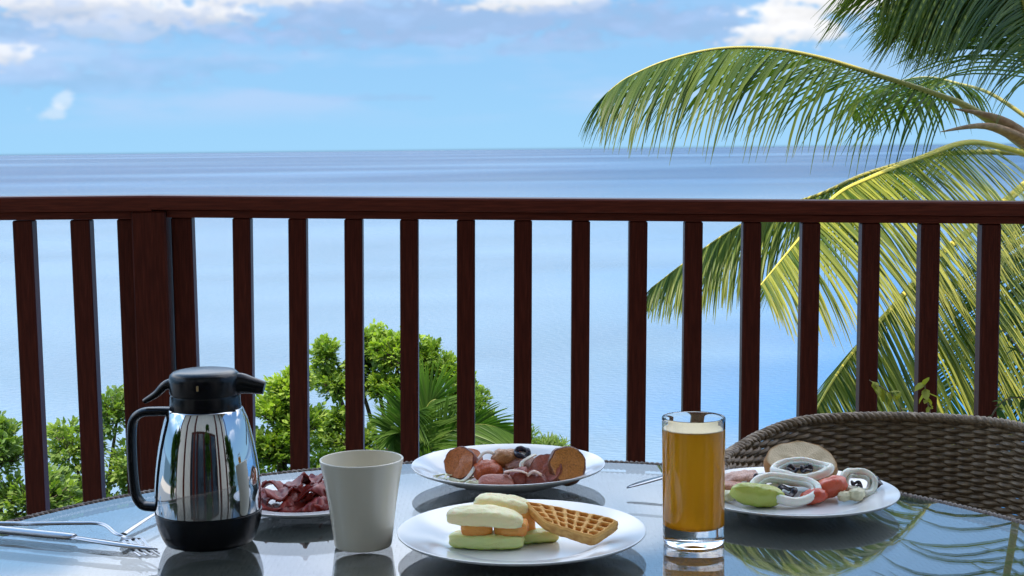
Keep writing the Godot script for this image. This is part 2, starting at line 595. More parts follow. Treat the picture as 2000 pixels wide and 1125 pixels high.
func chair() -> void:
	var t := thing("wicker_chair", "dark brown woven wicker tub chair drawn up to the far right of the table", "chair", Vector3(0.57, 0, -2.0), -0.16)
	var r := 0.28
	var stakes := 54
	var half := 2.15           # how far the back wraps round on either side
	var rows := 51
	var step := 0.0062
	# height of the rim falls off towards the arms
	var m := Mb.new()
	for k in rows:
		var y := 0.405 + k * step
		var pts := PackedVector3Array()
		var n := stakes * 4
		for i in n + 1:
			var a := lerpf(-half, half, float(i) / n)
			var rim := 0.710 - 0.024 * smoothstep(0.5, 1.3, absf(a)) - 0.05 * smoothstep(1.3, 2.1, absf(a))
			var yy := 0.40 + (y - 0.40) * (rim - 0.40) / 0.312 + 0.0006 * sin(i * 0.37 + k * 1.7)
			var wave := sin(TAU * i / 8.0 + PI * k)
			var rr := r - 0.055 * (0.71 - yy) / 0.31 + wave * 0.0034
			pts.append(Vector3(sin(a) * rr, yy, -cos(a) * rr))
		tube(m, pts, 0.0034, 0.0034, 6, 1.28, Vector3.UP, false)
	var weave := obj("woven_back", m, M.cane, t)
	weave.set_meta("kind", "stuff")
	m = Mb.new()
	for s in stakes + 1:
		var a := lerpf(-half, half, float(s) / stakes)
		var rim := 0.706 - 0.024 * smoothstep(0.5, 1.3, absf(a)) - 0.05 * smoothstep(1.3, 2.1, absf(a))
		tube(m, PackedVector3Array([Vector3(sin(a) * 0.225, 0.39, -cos(a) * 0.225), Vector3(sin(a) * 0.253, 0.55, -cos(a) * 0.253), Vector3(sin(a) * r, rim, -cos(a) * r)]), 0.0034, 0.0034, 5)
	var st := obj("upright_stakes", m, M.cane, t)
	st.set_meta("kind", "stuff")
	m = Mb.new()
	for s in 3:
		var pts := PackedVector3Array()
		for i in 361:
			var a := lerpf(-half, half, i / 360.0)
			var rim := 0.712 - 0.024 * smoothstep(0.5, 1.3, absf(a)) - 0.05 * smoothstep(1.3, 2.1, absf(a))
			var ph := i * 0.75 + TAU * s / 3
			var rr := r + cos(ph) * 0.0055
			pts.append(Vector3(sin(a) * rr, rim + sin(ph) * 0.0042, -cos(a) * rr))
		tube(m, pts, 0.0046, 0.0046, 6, 1.0, Vector3.UP, true)
	obj("plaited_rim", m, M.cane, t)
	m = Mb.new()
	lathe(m, [Vector2(0, 0.37), Vector2(0.23, 0.37), Vector2(0.235, 0.385), Vector2(0.23, 0.40), Vector2(0, 0.405)], 40)
	obj("seat", m, M.table_cane, t)
	for s in 4:
		var a := PI * (s + 0.5) / 2
		m = Mb.new()
		tube(m, PackedVector3Array([Vector3(sin(a) * 0.22, 0.0, cos(a) * 0.22), Vector3(sin(a) * 0.2, 0.38, cos(a) * 0.2)]), 0.016, 0.018, 10)
		obj("leg", m, M.cane, t)


# ------------------------------------------------------------------ tableware
func carafe() -> void:
	var t := thing("coffee_carafe", "polished steel vacuum coffee carafe with black lid, handle and base", "carafe", Vector3(-0.3142, TABLE, -1.472))
	var m := Mb.new()
	lathe(m, [Vector2(0, 0.0012), Vector2(0.040, 0.0012), Vector2(0.0445, 0.003), Vector2(0.0475, 0.008), Vector2(0.0512, 0.018), Vector2(0.0535, 0.028), Vector2(0.0541, 0.0335), Vector2(0.0541, 0.0350), Vector2(0.0528, 0.0356), Vector2(0, 0.0356)], 72, Vector3.ZERO, 0.8)
	obj("base", m, M.black, t)
	m = Mb.new()
	lathe(m, [Vector2(0.0520, 0.0352), Vector2(0.0531, 0.0362), Vector2(0.0538, 0.045), Vector2(0.0538, 0.054), Vector2(0.0533, 0.064), Vector2(0.0522, 0.076), Vector2(0.0504, 0.090), Vector2(0.0482, 0.103), Vector2(0.0452, 0.117), Vector2(0.0417, 0.130), Vector2(0.0378, 0.1395), Vector2(0.0362, 0.1405)], 96)
	obj("steel_body", m, M.steel, t)
	m = Mb.new()
	lathe(m, [Vector2(0.0, 0.138), Vector2(0.0345, 0.138), Vector2(0.0362, 0.1402), Vector2(0.0356, 0.147), Vector2(0.0354, 0.1535), Vector2(0.0345, 0.1545), Vector2(0.0345, 0.1560), Vector2(0.0357, 0.157), Vector2(0.0360, 0.170), Vector2(0.0348, 0.1755), Vector2(0.0315, 0.1785), Vector2(0.0240, 0.1800), Vector2(0, 0.1808)], 64, Vector3.ZERO, 0.9)
	var lid := obj("lid", m, M.black, t)
	m = Mb.new()
	tube(m, smooth([Vector3(0.026, 0.163, 0), Vector3(0.036, 0.1655, 0), Vector3(0.047, 0.1635, 0), Vector3(0.0605, 0.1605, 0)], 12), 0.0135, 0.0068, 20, 0.98)
	obj("spout", m, M.black, lid)
	m = Mb.new()
	tube(m, smooth([Vector3(-0.030, 0.1665, 0), Vector3(-0.040, 0.1645, 0), Vector3(-0.050, 0.1555, 0), Vector3(-0.0625, 0.1480, 0)], 14), 0.0098, 0.0042, 14, 0.62)
	obj("lever", m, M.black, lid)
	m = Mb.new()
	box(m, Vector3(-0.0010, 0.1635, 0.0352), Vector3(0.0010, 0.1690, 0.0367), 0.0003)
	obj("lid_mark", m, M.gold, lid)
	m = Mb.new()
	tube(m, smooth([Vector3(-0.034, 0.1375, 0), Vector3(-0.050, 0.1378, 0), Vector3(-0.0650, 0.1365, 0), Vector3(-0.0738, 0.1290, 0), Vector3(-0.0765, 0.112, 0), Vector3(-0.0768, 0.085, 0), Vector3(-0.0757, 0.062, 0), Vector3(-0.0735, 0.049, 0), Vector3(-0.0672, 0.0405, 0), Vector3(-0.0575, 0.0385, 0), Vector3(-0.050, 0.0385, 0)], 60), 0.0100, 0.0100, 16, 0.46, Vector3.UP)
	obj("handle", m, M.black, t)


func mug() -> void:
	var m := Mb.new()
	lathe(m, [Vector2(0, 0.0006), Vector2(0.0255, 0.0006), Vector2(0.0282, 0.0014), Vector2(0.0292, 0.0040), Vector2(0.0315, 0.022), Vector2(0.0342, 0.044), Vector2(0.0378, 0.066), Vector2(0.0408, 0.082), Vector2(0.0423, 0.0892), Vector2(0.0422, 0.0906), Vector2(0.0412, 0.0911), Vector2(0.0403, 0.0904), Vector2(0.0390, 0.082), Vector2(0.0345, 0.058), Vector2(0.0300, 0.030), Vector2(0.0265, 0.010), Vector2(0.022, 0.0066), Vector2(0, 0.006)], 80)
	var o := obj("coffee_mug", m, M.mug)
	o.position = Vector3(-0.1540, TABLE, -1.4517)
	tag(o, "plain off-white tapered mug without handle between carafe and waffle plate", "mug")


func glass() -> void:
	var at := Vector3(0.1815, TABLE, -1.4513)
	var m := Mb.new()
	lathe(m, [Vector2(0, 0.0034), Vector2(0.012, 0.0028), Vector2(0.023, 0.0012), Vector2(0.0275, 0.0007), Vector2(0.0300, 0.0012), Vector2(0.0310, 0.0034), Vector2(0.0311, 0.02), Vector2(0.0318, 0.125), Vector2(0.0319, 0.1286), Vector2(0.0313, 0.1297), Vector2(0.0306, 0.1290), Vector2(0.0303, 0.125), Vector2(0.0296, 0.024), Vector2(0.0275, 0.0195), Vector2(0.022, 0.0178), Vector2(0, 0.0172)], 96)
	var o := obj("tumbler", m, M.glass)
	o.position = at
	tag(o, "clear straight-sided glass tumbler with a thick base, full of orange juice", "glass")
	m = Mb.new()
	lathe(m, [Vector2(0, 0.0171), Vector2(0.0221, 0.0177), Vector2(0.0277, 0.0194), Vector2(0.0298, 0.024), Vector2(0.0304, 0.1168), Vector2(0.0304, 0.1176), Vector2(0.0292, 0.1170), Vector2(0, 0.1168)], 96)
	o = obj("orange_juice", m, M.juice)
	o.position = at
	tag(o, "orange juice filling the tall glass tumbler", "juice")
	m = Mb.new()
	m.tint = Color(0.90, 0.70, 0.36)  # light reflected off the juice's surface, put into this pale colour
	lathe(m, [Vector2(0.0296, 0.1166), Vector2(0.0303, 0.1176), Vector2(0.0299, 0.1184), Vector2(0.0282, 0.1178), Vector2(0.0240, 0.1175), Vector2(0.0, 0.1174)], 64)
	roughen(m, 0.0003, 300.0, 2.0)
	obj("painted_sheen", m, M.food, o)


func plate(r: float, at: Vector3, label: String, rim := 0.0185) -> void:
	var m := Mb.new()
	var f := r * 0.60
	lathe(m, [Vector2(0, 0.0022), Vector2(f * 0.80, 0.0022), Vector2(f * 0.82, 0.0004), Vector2(f * 0.87, 0.0004), Vector2(f * 0.90, 0.0026), Vector2(f, 0.0042), Vector2(r * 0.72, 0.0085), Vector2(r * 0.88, 0.0125 * rim / 0.0185), Vector2(r * 0.985, rim - 0.0028), Vector2(r, rim - 0.0010), Vector2(r * 0.999, rim), Vector2(r * 0.985, rim + 0.0002), Vector2(r * 0.88, 0.0158 * rim / 0.0185), Vector2(r * 0.74, 0.0122), Vector2(r * 0.66, 0.0084), Vector2(r * 0.58, 0.0062), Vector2(0, 0.0058)], 120, Vector3.ZERO, 1.0)
	var o := obj("dinner_plate", m, M.porcelain)
	o.position = at
	tag(o, label, "plate", "white breakfast plates")


func knife(called: String, label: String, handle_end: Vector3, joint: Vector3, tip: Vector3, up := Vector3.UP) -> void:
	var t := thing(called, label, "knife", joint)
	var a := handle_end - joint
	var b := tip - joint
	var m := Mb.new()
	tube(m, smooth([Vector3.ZERO, a * 0.03, a * 0.12, a * 0.45, a * 0.85, a * 0.97, a], 24), 0.0050, 0.0082, 14, 0.52, up, true, 0.5)
	obj("handle", m, M.cutlery, t)
	m = Mb.new()
	var d := b.normalized()
	var s := d.cross(up).normalized()
	var n := 20
	var first := 0
	for i in n + 1:
		var f := float(i) / n
		var q := b * f
		var w := 0.0112 * (0.75 + 0.35 * sin(PI * minf(f * 0.9, 1.0))) * sqrt(maxf(0.0, 1.0 - pow(f, 7.0)))
		m.p(q + s * w * 0.9)
		m.p(q + up * 0.0009)
		m.p(q - s * w * 0.45)
		m.p(q - up * 0.0009)
	for i in n:
		for j in 4:
			var k := first + i * 4 + j
			var k2 := first + i * 4 + (j + 1) % 4
			m.quad(k, k + 4, k2 + 4, k2)
	obj("blade", m, M.cutlery, t)


func fork(called: String, label: String, pts: Array, tines_at: Vector3, tip_a: Vector3, tip_b: Vector3) -> void:
	# pts: handle end to the start of the head; the head fans out to tines between tip_a and tip_b
	var t := thing(called, label, "fork", pts[pts.size() - 1])
	var o: Vector3 = pts[pts.size() - 1]
	var loc := []
	for p in pts:
		loc.append(p - o)
	var m := Mb.new()
	tube(m, smooth(loc, 40), 0.0042, 0.0019, 12, 0.6)
	obj("handle", m, M.cutlery, t)
	m = Mb.new()
	var c := tines_at - o
	var across := (tip_b - tip_a).normalized()
	var prev := -1
	for i in 9:
		var f := i / 8.0
		var q := Vector3.ZERO.lerp(c, f) + Vector3(0, -0.001 * sin(PI * f), 0)
		var w := lerpf(0.003, 0.0115, smoothstep(0.0, 0.8, f))
		var k := m.p(q - across * w)
		m.p(q + Vector3(0, 0.0014, 0))
		m.p(q + across * w)
		m.p(q - Vector3(0, 0.0010, 0))
		if prev >= 0:
			for j in 4:
				m.quad(prev + j, k + j, k + (j + 1) % 4, prev + (j + 1) % 4)
		prev = k
	obj("head", m, M.cutlery, t)
	for i in 4:
		var f := i / 3.0
		m = Mb.new()
		var root := c + across * lerpf(-0.0095, 0.0095, f)
		var tip := (tip_a - o).lerp(tip_b - o, f)
		tube(m, smooth([root, root.lerp(tip, 0.5) + Vector3(0, -0.0012, 0), tip], 10), 0.0019, 0.0009, 8, 0.7)
		obj("tine", m, M.cutlery, t)


# ------------------------------------------------------------------ food
func face_basis(normal: Vector3, spin := 0.0) -> Basis:
	# a basis whose y runs along normal
	var y := normal.normalized()
	var x := Vector3.RIGHT - y * y.x
	x = x.normalized() if x.length() > 0.05 else Vector3.FORWARD
	return Basis(x, y, x.cross(y)).rotated(y, spin)


func bite(called: String, label: String, category: String, mb: Mb, m: Material, at: Vector3, group := "") -> MeshInstance3D:
	var o := obj(called, mb, m)
	o.position = at
	tag(o, label, category, group)
	return o


func roughen(m: Mb, amp: float, freq: float, shift: float) -> void:
	for i in m.v.size():
		var q := m.v[i] * freq
		m.v[i] += Vector3(lump.get_noise_3d(q.x + shift, q.y, q.z), lump.get_noise_3d(q.x, q.y + shift + 40.0, q.z), lump.get_noise_3d(q.x, q.y, q.z + shift + 80.0)) * amp


func slice_mesh(r: float, thick: float, b: Basis, skin: Color, flesh: Color, shift: float) -> Mb:
	var m := Mb.new()
	m.tint = skin
	lathe(m, [Vector2(r * 0.90, -thick), Vector2(r * 0.97, -thick * 0.85), Vector2(r, -thick * 0.3), Vector2(r, thick * 0.4), Vector2(r * 0.96, thick * 0.88), Vector2(r * 0.90, thick)], 32)
	m.tint = flesh
	var prof := [Vector2(r * 0.90, thick), Vector2(r * 0.8, thick * 0.93), Vector2(r * 0.5, thick * 0.84), Vector2(r * 0.2, thick * 0.9), Vector2(0, thick * 0.86)]
	lathe(m, prof, 32)
	lathe(m, [Vector2(0, -thick * 0.9), Vector2(r * 0.9, -thick)], 32)
	roughen(m, r * 0.13, 60.0, shift)
	m.move(0, Transform3D(b, Vector3.ZERO))
	return m


func fruit_mesh(size: Vector3, b: Basis, col: Color, bow: float, power: float, shift: float, edge := Color(0, 0, 0, 0)) -> Mb:
	# a cut piece of fruit: flat-sided, slightly bowed along its length, its faces uneven; edge tints the underside (rind)
	var m := Mb.new()
	m.tint = col
	ball(m, size, Transform3D.IDENTITY, 0.05, 1.1, power, 40, 60, shift)
	for i in m.v.size():
		var q := m.v[i]
		if edge.a > 0.0:
			m.c[i] = col.lerp(edge, smoothstep(0.1, -0.75, q.y / size.y + 0.35 * q.z / size.z))
		var f := q.x / size.x
		q.y -= bow * f * f
		q.z *= 1.0 - 0.28 * f * f
		m.v[i] = q
	roughen(m, 0.0011, 95.0, shift)
	roughen(m, 0.0004, 420.0, shift + 7.0)
	m.move(0, Transform3D(b, Vector3.ZERO))
	return m


func lump_mesh(size: Vector3, b: Basis, col: Color, amp: float, freq: float, power: float, shift: float) -> Mb:
	var m := Mb.new()
	m.tint = col
	ball(m, size, Transform3D(b, Vector3.ZERO), amp, freq, power, 18, 26, shift)
	return m


func ring_mesh(a: float, b: float, w: float, h: float, bas: Basis, col: Color, shift: float) -> Mb:
	# a slice across an onion: an oval band
	var m := Mb.new()
	m.tint = col
	var pts := PackedVector3Array()
	for i in 49:
		var t := TAU * i / 48
		pts.append(Vector3(cos(t) * a * (1.0 + 0.05 * sin(2.0 * t + shift)), 0.0015 * sin(3.0 * t + shift), sin(t) * b * (1.0 + 0.05 * cos(3.0 * t + shift))))
	tube(m, pts, w, w, 12, h / w, Vector3.UP, false)
	if w > 0.0037:
		var inner := PackedVector3Array()
		for q in pts:
			inner.append(Vector3(q.x * (1.0 - 1.45 * w / a), q.y - 0.0012, q.z * (1.0 - 1.45 * w / b)))
		m.tint = col.darkened(0.12)
		tube(m, inner, w * 0.5, w * 0.5, 10, h / w * 1.3, Vector3.UP, false)
	roughen(m, 0.0010, 55.0, shift)
	roughen(m, 0.0002, 260.0, shift + 3.0)
	m.move(0, Transform3D(bas, Vector3.ZERO))
	return m


func shred_mesh(pts: Array, w: float, col: Color) -> Mb:
	var m := Mb.new()
	m.tint = col
	tube(m, smooth(pts, 14), w, w * 0.7, 8, 0.4)
	return m


func middle_plate() -> void:
	var c := Vector3(-0.007, TABLE, -1.731)
	plate(0.1165, c, "white plate at the back heaped with sausage slices, onion and meat", 0.0235)
	var skin := Color(0.24, 0.062, 0.026)
	var cut := Color(0.70, 0.22, 0.065)
	bite("sausage_slice", "large round browned sausage slice at left end of back plate, standing on edge", "sausage", slice_mesh(0.0205, 0.0055, face_basis(Vector3(-0.35, 0.42, 0.85)), skin, cut, 1.0), M.meat, c + Vector3(-0.0566, 0.0265, 0.0145), "sausage slices on the back plate")
	bite("sausage_slice", "golden brown sausage slice at the right end of back plate, facing the viewer", "sausage", slice_mesh(0.0235, 0.007, face_basis(Vector3(0.30, 0.32, 0.92)), Color(0.22, 0.075, 0.035), Color(0.72, 0.28, 0.055), 2.0), M.meat, c + Vector3(0.0690, 0.0275, 0.0380), "sausage slices on the back plate")
	bite("sausage_slice", "reddish sausage slice overlapped by the golden slice at right of back plate", "sausage", slice_mesh(0.0205, 0.006, face_basis(Vector3(-0.25, 0.62, 0.75)), skin, Color(0.48, 0.13, 0.075), 3.0), M.meat, c + Vector3(0.0440, 0.0225, 0.0400), "sausage slices on the back plate")
	bite("sausage_slice", "brown sausage slice lying behind the left standing slice on back plate", "sausage", slice_mesh(0.018, 0.006, face_basis(Vector3(0.2, 0.8, 0.5)), skin, cut, 4.0), M.meat, c + Vector3(-0.0480, 0.0230, -0.018), "sausage slices on the back plate")
	bite("sausage_chunk", "glossy red-brown sausage chunk left of centre on the back plate", "sausage", lump_mesh(Vector3(0.018, 0.0125, 0.014), face_basis(Vector3(0.2, 1, 0.3), 0.5), Color(0.60, 0.125, 0.032), 0.18, 1.6, 2.6, 5.0), M.meat, c + Vector3(-0.0240, 0.0190, 0.0260), "meat chunks on the back plate")
	bite("sausage_chunk", "dark red sausage chunk behind the pink ham at centre of back plate", "sausage", lump_mesh(Vector3(0.014, 0.011, 0.012), face_basis(Vector3(-0.3, 1, 0.2), 1.1), Color(0.34, 0.07, 0.04), 0.2, 1.8, 2.5, 6.0), M.meat, c + Vector3(0.0130, 0.0165, 0.0480), "meat chunks on the back plate")
	bite("sausage_chunk", "dark brown meat chunk in front of the right-hand sausage slices on back plate", "sausage", lump_mesh(Vector3(0.015, 0.009, 0.011), face_basis(Vector3(0.1, 1, 0.3), -0.4), Color(0.28, 0.065, 0.04), 0.22, 1.9, 2.4, 7.0), M.meat, c + Vector3(0.0320, 0.0140, 0.0540), "meat chunks on the back plate")
	bite("ham_piece", "smooth pink slab of ham at the front edge of back plate", "ham", lump_mesh(Vector3(0.0205, 0.0065, 0.0115), face_basis(Vector3(0.05, 1, 0.55), 0.05), Color(0.52, 0.165, 0.105), 0.06, 1.2, 3.4, 8.0), M.meat, c + Vector3(-0.0140, 0.0140, 0.0630))
	bite("potato_piece", "browned potato lump on top at centre of back plate", "potato", lump_mesh(Vector3(0.017, 0.012, 0.013), face_basis(Vector3(0.1, 1, 0.2), 0.2), Color(0.56, 0.25, 0.085), 0.16, 1.7, 2.4, 9.0), M.meat, c + Vector3(-0.0030, 0.0300, 0.0080))
	bite("potato_piece", "dark fried potato lump under the pale onion at centre back of back plate", "potato", lump_mesh(Vector3(0.022, 0.014, 0.018), face_basis(Vector3(0, 1, 0.1), 0.9), Color(0.32, 0.12, 0.06), 0.16, 1.7, 2.4, 10.0), M.meat, c + Vector3(0.0150, 0.0195, 0.0120))
	var pale := Color(0.68, 0.58, 0.46)
	bite("onion_strip", "pale onion strip hanging diagonally below the left sausage slice", "onion", shred_mesh([Vector3(0.012, 0.014, -0.012), Vector3(0.004, 0.006, 0.004), Vector3(-0.004, 0.001, 0.012), Vector3(-0.008, -0.003, 0.020)], 0.0030, pale), M.wet, c + Vector3(-0.0510, 0.0115, 0.0400), "onion strips on the back plate")
	bite("onion_strip", "curled pale onion strip on the potato at top of back plate", "onion", shred_mesh([Vector3(-0.014, -0.004, 0.004), Vector3(-0.006, 0.004, 0), Vector3(0.004, 0.005, 0.004), Vector3(0.012, -0.003, 0.006)], 0.0034, pale), M.wet, c + Vector3(-0.0230, 0.0335, 0.0060), "onion strips on the back plate")
	bite("onion_strip", "pale onion strip running down from the olive ring on back plate", "onion", shred_mesh([Vector3(0.010, 0.006, -0.008), Vector3(0.002, 0.004, 0), Vector3(-0.006, 0.000, 0.008), Vector3(-0.006, -0.007, 0.016)], 0.0036, pale), M.wet, c + Vector3(0.0220, 0.0315, 0.0280), "onion strips on the back plate")
	bite("onion_strip", "short flat pale onion piece above the ham on back plate", "onion", shred_mesh([Vector3(-0.013, 0, 0), Vector3(-0.004, 0.002, 0.002), Vector3(0.006, 0.001, 0.001), Vector3(0.013, -0.002, 0)], 0.0045, Color(0.62, 0.46, 0.36)), M.wet, c + Vector3(0.0090, 0.0255, 0.0580), "onion strips on the back plate")
	bite("onion_strip", "small pale onion piece left of the reddish slice on back plate", "onion", shred_mesh([Vector3(-0.008, -0.003, 0.002), Vector3(0, 0.002, 0), Vector3(0.009, -0.002, 0.003)], 0.0042, Color(0.55, 0.34, 0.24)), M.wet, c + Vector3(0.0300, 0.0240, 0.0580), "onion strips on the back plate")
	bite("olive_ring", "dark olive ring on a white onion piece at top of back plate", "olive", ring_mesh(0.0070, 0.0066, 0.0030, 0.0036, face_basis(Vector3(0.1, 0.8, 0.6)), Color(0.03, 0.028, 0.045), 2.0), M.wet, c + Vector3(0.0170, 0.0385, 0.0120))
	bite("onion_piece", "white onion piece under the olive ring at top of back plate", "onion", lump_mesh(Vector3(0.011, 0.0036, 0.009), face_basis(Vector3(0.1, 0.8, 0.6)), Color(0.66, 0.63, 0.60), 0.1, 2.0, 2.2, 12.0), M.wet, c + Vector3(0.0165, 0.0345, 0.0095))
	var sh := Mb.new()
	for i in 34:
		sh.tint = Color(0.66, 0.62, 0.34).lerp(Color(0.78, 0.74, 0.56), rng.randf())
		var o := Vector3(rng.randf_range(-0.025, 0.032), 0.0, rng.randf_range(-0.018, 0.026))
		o.x += o.z * 0.8
		var a := rng.randf() * TAU
		var d := Vector3(cos(a), 0, sin(a)) * rng.randf_range(0.006, 0.013)
		var rise := maxf(0.0, (o + Vector3(-0.055, 0, 0.034)).length() - 0.066) * 0.30
		tube(sh, smooth([o - d + Vector3(0, rise + 0.001, 0), o + Vector3(d.z * 0.4, rise + rng.randf_range(0.002, 0.005), -d.x * 0.4), o + d + Vector3(0, rise + 0.0012, 0)], 8), 0.0019, 0.0014, 6, 0.5)
	var s := bite("shredded_cabbage", "pale shredded cabbage spread at the left front of back plate", "cabbage", sh, M.wet, c + Vector3(-0.0550, 0.0085, 0.0340))
	s.set_meta("kind", "stuff")


func waffle(c: Vector3) -> void:
	var m := Mb.new()
	var qa := Vector3(0.000, 0.0485, -0.004)
	var qb := Vector3(0.100, 0.0325, 0.020)
	var qc := Vector3(0.071, 0.0225, 0.052)
	var qd := Vector3(0.024, 0.0330, 0.031)
	var nu := 98
	var nv := 56
	var up := (qb - qa).cross(qd - qa).normalized() * -1.0
	var cells := Vector2(7, 4)
	var rows := []
	for i in nu + 1:
		for j in nv + 1:
			var u := float(i) / nu
			var v := float(j) / nv
			var q := qa.lerp(qb, u).lerp(qd.lerp(qc, u), v)
			# corners rounded off
			var du := (u - 0.5) * 2.0
			var dv := (v - 0.5) * 2.0
			var edge := pow(pow(absf(du), 7.0) + pow(absf(dv), 7.0), 1.0 / 7.0)
			if edge > 0.001:
				var k := maxf(absf(du), absf(dv)) / edge
				var mid := (qa + qb + qc + qd) / 4.0
				q = mid + (q - mid) * k
			var fu := fmod(u * (cells.x + 0.35) - 0.175 + 1.0, 1.0)
			var fv := fmod(v * (cells.y + 0.35) - 0.175 + 1.0, 1.0)
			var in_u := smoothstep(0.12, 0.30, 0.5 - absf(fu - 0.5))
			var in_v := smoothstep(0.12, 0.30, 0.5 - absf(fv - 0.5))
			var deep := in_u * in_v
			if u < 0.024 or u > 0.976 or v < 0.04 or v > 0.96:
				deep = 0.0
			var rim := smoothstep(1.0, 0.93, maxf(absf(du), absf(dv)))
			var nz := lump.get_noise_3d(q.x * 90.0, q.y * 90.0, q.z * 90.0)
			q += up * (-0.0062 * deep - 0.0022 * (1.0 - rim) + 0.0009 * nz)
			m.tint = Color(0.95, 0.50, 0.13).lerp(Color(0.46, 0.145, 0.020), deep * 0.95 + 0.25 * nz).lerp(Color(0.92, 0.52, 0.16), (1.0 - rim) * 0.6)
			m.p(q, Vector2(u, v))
	for i in nu:
		for j in nv:
			var a := i * (nv + 1) + j
			m.quad(a, a + nv + 1, a + nv + 2, a + 1)
	# the sides and the underside
	m.tint = Color(0.58, 0.34, 0.12)
	var loop := []
	for i in nu:
		loop.append(i * (nv + 1))
	for j in nv:
		loop.append(nu * (nv + 1) + j)
	for i in nu:
		loop.append((nu - i) * (nv + 1) + nv)
	for j in nv:
		loop.append(nv - j)
	var mid := (qa + qb + qc + qd) / 4.0
	var levels := [[0.0, 1.0], [-0.0025, 1.012], [-0.005, 1.0], [-0.007, 1.01], [-0.0095, 0.97]]
	var first := m.v.size()
	for l in levels:
		for i in loop.size() + 1:
			var q: Vector3 = m.v[loop[i % loop.size()]]
			m.tint = Color(0.86, 0.51, 0.16).lerp(Color(0.58, 0.26, 0.06), clampf(0.5 + lump.get_noise_3d(q.x * 80.0, l[0] * 900.0, q.z * 80.0), 0, 1))
			m.p(mid + (q - mid) * l[1] + up * l[0])
	var n := loop.size() + 1
	for k in levels.size() - 1:
		for i in n - 1:
			var a := first + k * n + i
			m.quad(a, a + 1, a + n + 1, a + n)
	var base := m.p(mid - up * 0.0095)
	for i in n - 1:
		m.tri(base, first + (levels.size() - 1) * n + i, first + (levels.size() - 1) * n + i + 1)
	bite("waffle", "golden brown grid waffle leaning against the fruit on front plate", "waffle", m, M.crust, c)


func front_plate() -> void:
	var c := Vector3(0.007, TABLE, -1.4434)
	plate(0.1253, c, "white plate nearest the viewer, with waffle and stacked fruit")
	waffle(c)
	bite("melon_slice", "pale cream melon slice lying across the front on top of the papaya", "melon", fruit_mesh(Vector3(0.0375, 0.0082, 0.0140), Basis(Vector3.BACK, -0.06) * Basis(Vector3.UP, -0.10) * Basis(Vector3.RIGHT, 0.14), Color(1.0, 0.87, 0.48), 0.0035, 3.6, 21.0), M.flesh, c + Vector3(-0.0365, 0.0390, 0.0260), "melon slices on the front plate")
	bite("melon_slice", "pale cream melon slice at the back of the fruit stack", "melon", fruit_mesh(Vector3(0.0290, 0.0088, 0.0130), Basis(Vector3.BACK, -0.10) * Basis(Vector3.UP, -0.22) * Basis(Vector3.RIGHT, 0.12), Color(1.0, 0.87, 0.47), 0.002, 4.2, 22.0), M.flesh, c + Vector3(-0.0190, 0.0420, -0.0060), "melon slices on the front plate")
	bite("melon_slice", "green-edged melon slice at the bottom of the fruit stack", "melon", fruit_mesh(Vector3(0.0370, 0.0070, 0.0155), Basis(Vector3.UP, -0.12), Color(0.84, 0.88, 0.36), 0.0, 5.0, 23.0, Color(0.42, 0.58, 0.05, 1.0)), M.flesh, c + Vector3(-0.0350, 0.0135, 0.0215), "melon slices on the front plate")
	bite("melon_slice", "small green melon piece half under the waffle", "melon", fruit_mesh(Vector3(0.0210, 0.0062, 0.0110), Basis(Vector3.UP, 0.25), Color(0.76, 0.82, 0.30), 0.001, 4.0, 24.0, Color(0.42, 0.56, 0.06, 1.0)), M.flesh, c + Vector3(0.0160, 0.0125, 0.0040), "melon slices on the front plate")
	bite("papaya_chunk", "left orange papaya chunk under the front melon slice", "papaya", fruit_mesh(Vector3(0.0155, 0.0076, 0.0130), Basis(Vector3.UP, 0.1), Color(0.95, 0.38, 0.075), 0.0, 5.0, 25.0, Color(0.80, 0.22, 0.03, 1.0)), M.flesh, c + Vector3(-0.0450, 0.0262, 0.0190), "papaya chunks on the front plate")
	bite("papaya_chunk", "right orange papaya chunk under the front melon slice", "papaya", fruit_mesh(Vector3(0.0165, 0.0076, 0.0125), Basis(Vector3.UP, -0.2), Color(0.93, 0.38, 0.08), 0.0, 5.0, 26.0, Color(0.82, 0.25, 0.04, 1.0)), M.flesh, c + Vector3(-0.0105, 0.0262, 0.0215), "papaya chunks on the front plate")
	bite("papaya_chunk", "orange papaya chunk standing beside the waffle's left end", "papaya", fruit_mesh(Vector3(0.0105, 0.0150, 0.0120), Basis(Vector3.UP, 0.5) * Basis(Vector3.BACK, 0.08), Color(0.92, 0.42, 0.10), 0.0, 4.6, 27.0), M.flesh, c + Vector3(0.0025, 0.0228, -0.0030), "papaya chunks on the front plate")


